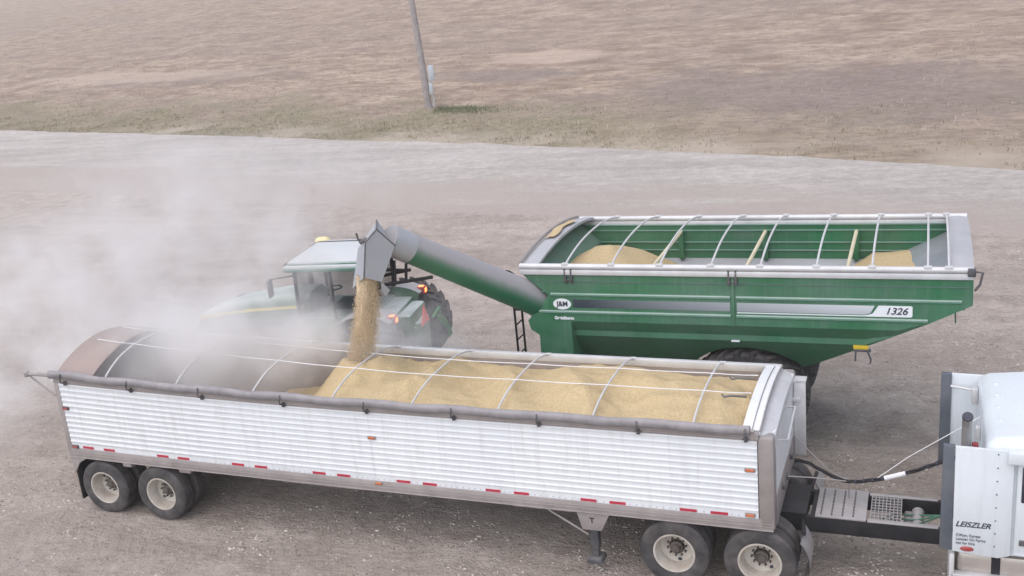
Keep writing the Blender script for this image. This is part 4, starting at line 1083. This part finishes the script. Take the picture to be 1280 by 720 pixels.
for sg in (1,-1):
    # rear mudguards
    m=MB()
    f=lambda u,v:(.0+1.13*math.cos(PI*(.15+.53*u)),sg*(.78+(.62 if sg>0 else .50)*v),1.03+1.10*math.sin(PI*(.15+.53*u)))
    m.grid(f,18,3); m.grid(lambda u,v:(f(u,v)[0]*.985,f(u,v)[1],f(u,v)[2]-.02),18,3); m.grid(lambda u,a:(f(u,0)[0]*(1-.2*a),sg*.78,f(u,0)[2]-.35*a),18,2)
    fe=tx.part('mudguard',m,M_TFEN,sharp=50)
    m=MB(); m.box(-.66,-.46,sg*1.10-.11,sg*1.10+.11,1.86,2.04,.03); lh=tx.part('tail_lamp',m,M_ORED,fe)
    m=MB(); m.box(-.672,-.655,sg*1.10-.06,sg*1.10+.06,1.90,2.0,.006); m.box(-.62,-.5,sg*1.10-.06,sg*1.10+.06,2.035,2.045,.004); tx.part('lit_lens',m,M_TAIL,lh)
    # mirrors and work lamps
    m=MB(); m.tube([(1.72,sg*.9,2.95),(2.12,sg*1.28,2.98)],.02,6); m.box(2.08,2.14,sg*1.28-.10,sg*1.28+.10,2.58,2.98,.02); tx.part('mirror',m,M_DGREY)
m=MB(); m.box(-.80,-.45,-.60,.60,1.25,1.86,.08); m.box(-.95,-.80,-.30,.40,1.15,1.62,.04); tx.part('rear_body',m,M_TGRN)
m=MB(); c=Vector((-.985,.12,1.72)); r_=.30
m._add([c+Vector((0,-r_,-.19)),c+Vector((0,r_,-.19)),c+Vector((0,0,.24)),c+Vector((.015,-r_,-.19)),c+Vector((.015,r_,-.19)),c+Vector((.015,0,.24))],[[0,1,2],[5,4,3],[0,1,4,3],[1,2,5,4],[2,0,3,5]])
tx.part('warning_triangle',m,pmat('orange_red_triangle',(.95,.05,.025),.4,0,.03,4,.05),label='red slow moving vehicle triangle')
m=MB(); m.grid(lambda u,v:(-.98-.10*math.sin(PI*v),-.55-1.0*u,1.48-.75*u*u+.06*math.sin(PI*v)-.15*v),12,3)
m.grid(lambda u,v:(-.96-.10*math.sin(PI*v),-.55-1.0*u,1.46-.75*u*u+.06*math.sin(PI*v)-.15*v),12,3); m.tube([(-.95,-.5,1.45),(-1.05,-.75,1.62),(-1.0,-1.0,1.40)],.03,8)
tx.part('green_guard',m,pmat('bright_green_guard',(.03,.26,.08),.4,0,.06,3,.15),sharp=60)
m=MB(); m.box(-1.5,-.7,-.07,.07,.48,.58,.01); m.obox((-.6,.3,.8),(-1.25,.38,.6),.07,.08); m.obox((-.6,-.3,.8),(-1.25,-.38,.6),.07,.08); tx.part('hitch',m,M_BLACK)
rw=ag_wheel(tx.root,(0,1.50,1.04),1.04,.78,22,.60,M_TYEL); 
q=copy_tree(rw,tx.root); q.location=(0,-1.50,1.04); q.rotation_euler=(0,.07,PI); rw.rotation_euler=(0,0,PI)
fwl=ag_wheel(tx.root,(3.05,1.02,.79),.79,.58,20,.42,M_TYEL); q=copy_tree(fwl,tx.root); q.location=(3.05,-1.02,.79); fwl.rotation_euler=(0,0,PI)

# ------------------------------------------------------------------ utility pole
px,py=-4.7,75.6
PF=Frame(px,py,0); pz=height(px,py)-.06
up=Thing('utility_pole','leaning weathered wooden utility pole with grey meter boxes in the field','pole',PF,(0,0,0)); up.root.location.z=pz
m=MB(); lean=Vector((-.055,.02,1)); m.tube([lean*(-.4),lean*4,lean*10.5],[.26,.24,.17],16); up.part('pole',m,M_WOOD)
m=MB(); m.box(.22,.60,-.22,-.02,1.9,3.0,.03); m.box(.16,.42,-.26,-.04,.95,1.75,.03); up.part('meter_box',m,M_BOXG)
m=MB(); m.tube([(.40,-.1,0),(.40,-.1,1.0)],.05,8); m.tube([(.33,-.1,1.7),(.36,-.1,2.0)],.04,8); up.part('conduit',m,M_BOXG)
m=MB(); m.tube([(-.9+.0,0,9.6),(-.5,.2,9.6),(.4,.2,9.6)],.05,8); up.part('cross_arm',m,M_WOOD)
its=[]
for _ in range(1300):
    x=px+.5+abs(random.gauss(0,2.6)); y=py-.9+random.gauss(0,1.0)-(x-px)*.75; its.append((x,y,height(x,y)-.06,random.uniform(.06,.2),3,.14))
scatter('green_grass',vmat('fresh_green_grass',[(.09,.115,.05),(.13,.16,.075),(.20,.20,.11)],2),its,tuft,'green grass growing at the foot of the utility pole','grass')

# ------------------------------------------------------------------ dust in the air
def dust():
    m=MB()
    for (c,r,amp) in BLOBS:
        t=bmesh.new(); bmesh.ops.create_icosphere(t,subdivisions=3,radius=1)
        m.merge(t,Matrix.Translation(c)@Matrix.Diagonal((r[0]+.15,r[1]+.15,r[2]+.15,1)))
    mt,nt=newmat('grain_dust'); g=N(nt); P=g.coord()
    nz=g.n('ShaderNodeTexNoise'); g.l(P,nz.inputs['Vector']); nz.inputs['Scale'].default_value=.45; nz.inputs['Detail'].default_value=1
    sub=g.n('ShaderNodeVectorMath',operation='MULTIPLY_ADD'); g.l(nz.outputs['Color'],sub.inputs[0]); sub.inputs[1].default_value=(1.6,1.6,1.4); sub.inputs[2].default_value=(-.8,-.8,-.7)
    ad=g.n('ShaderNodeVectorMath',operation='ADD'); g.l(P,ad.inputs[0]); g.l(sub.outputs[0],ad.inputs[1]); Q=ad.outputs[0]
    f=g.noise(P,.75,4,.62,.25); wisp=g.rng(f,.40,.64,.04,1.5,True)
    tot=None
    for (c,r,amp) in BLOBS:
        v=g.mapping(Q,tuple(1/a for a in r),loc=tuple(-a/b for a,b in zip(c,r)))
        ln=g.n('ShaderNodeVectorMath',operation='LENGTH'); g.l(v,ln.inputs[0])
        e=g.rng(ln.outputs['Value'],.2,1.,amp,0,True)
        if amp>2: base_=e; continue
        tot=e if tot is None else g.math('ADD',tot,e)
    den=g.math('ADD',g.math('MULTIPLY',tot,wisp),g.math('MULTIPLY',base_,g.math('ADD',g.math('MULTIPLY',wisp,.55),.3)))
    pv=g.n('ShaderNodeVolumePrincipled'); pv.inputs['Color'].default_value=(.975,.95,.935,1); pv.inputs['Anisotropy'].default_value=.1
    g.l(den,pv.inputs['Density']); o=g.n('ShaderNodeOutputMaterial'); g.l(pv.outputs[0],o.inputs['Volume'])
    mt.cycles.volume_step_rate=.25
    ob=m.build('dust_cloud',mt,None,(0,0,0),sharp=None); ob.location=T.w(0,0,0); ob.rotation_euler=(0,0,T.yaw)
    # one closed hull round all puffs
    rm=ob.modifiers.new('hull','REMESH'); rm.mode='VOXEL'; rm.voxel_size=.3
    dg=bpy.context.evaluated_depsgraph_get(); me=bpy.data.meshes.new_from_object(ob.evaluated_get(dg)); ob.modifiers.clear()
    me.materials.clear(); me.materials.append(mt); me.name='dust_cloud'; ob.data=me
    for v in me.vertices: v.co.z=max(v.co.z,.05)
    tag(ob,'pale grain dust drifting off the trailer towards the left','dust',kind='stuff')
def haze():
    m=MB(); m.box(-700,700,-120,900,-1.2,75)
    mt,nt=newmat('thin_dusty_air'); g=N(nt); pv=g.n('ShaderNodeVolumePrincipled'); pv.inputs['Color'].default_value=(.95,.90,.86,1); pv.inputs['Density'].default_value=.0009
    o=g.n('ShaderNodeOutputMaterial'); g.l(pv.outputs[0],o.inputs['Volume'])
    ob=m.build('haze',mt,None,(0,0,0),sharp=None); tag(ob,'thin dusty air over the yard and field','haze',kind='stuff')
haze()
BLOBS=[((5.0,1.8,2.7),(1.5,1.0,1.0),1.3),((2.3,1.5,2.8),(3.5,1.5,1.4),2.5),((-1.8,4.0,1.6),(3.8,2.5,1.7),.48),((-6,7.0,2.0),(6.5,4.6,2.4),.42),
       ((2.9,3.4,3.2),(1.0,1.0,2.7),.8),((3.6,4.0,1.4),(3.2,1.1,1.7),.95),((5.4,3.4,2.3),(1.8,.9,1.2),.7),((-8,15,2.4),(10,8,2.8),.10),((-3.6,2.2,1.6),(2.6,2.0,1.5),.5),((-1.5,6,4.2),(2.6,2.2,2.4),.20)]
dust()

# ------------------------------------------------------------------ one object for each separate piece of a part
def split_pieces():
    for ob in [o for o in COL.objects if o.type=='MESH' and o.parent and o.data.users==1 and 'letter' not in o.name]:
        bm=bmesh.new(); bm.from_mesh(ob.data); bm.verts.ensure_lookup_table(); n=len(bm.verts); isl=[-1]*n; k=0
        if n>6000: bm.free(); continue
        for v in bm.verts:
            if isl[v.index]>=0: continue
            st_=[v]; isl[v.index]=k
            while st_:
                a=st_.pop()
                for e in a.link_edges:
                    b=e.other_vert(a)
                    if isl[b.index]<0: isl[b.index]=k; st_.append(b)
            k+=1
        if k<2 or k>400: bm.free(); continue
        lo=[[1e9]*3 for _ in range(k)]; hi=[[-1e9]*3 for _ in range(k)]
        for v in bm.verts:
            i=isl[v.index]
            for c in range(3): lo[i][c]=min(lo[i][c],v.co[c]); hi[i][c]=max(hi[i][c],v.co[c])
        sz=[max(hi[i][c]-lo[i][c] for c in range(3)) for i in range(k)]
        par=list(range(k))
        def find(a):
            while par[a]!=a: a=par[a]
            return a
        for a in range(k):
            for b in range(a+1,k):
                g2=sum(max(0,lo[a][c]-hi[b][c],lo[b][c]-hi[a][c])**2 for c in range(3))
                if math.sqrt(g2)<=max(.02,.5*max(sz[a],sz[b])): par[find(a)]=find(b)
        roots=sorted({find(a) for a in range(k)})
        if len(roots)<2: bm.free(); continue
        src=ob.data; kids=list(ob.children)
        for q,r_ in enumerate(roots):
            b2=bm.copy(); b2.verts.ensure_lookup_table()
            bmesh.ops.delete(b2,geom=[v for v in b2.verts if find(isl[v.index])!=r_],context='VERTS')
            me=src.copy(); b2.to_mesh(me); b2.free(); me.name=src.name
            if q==0: ob.data=me
            else:
                o2=ob.copy(); o2.data=me; COL.objects.link(o2)
        bm.free()
split_pieces()
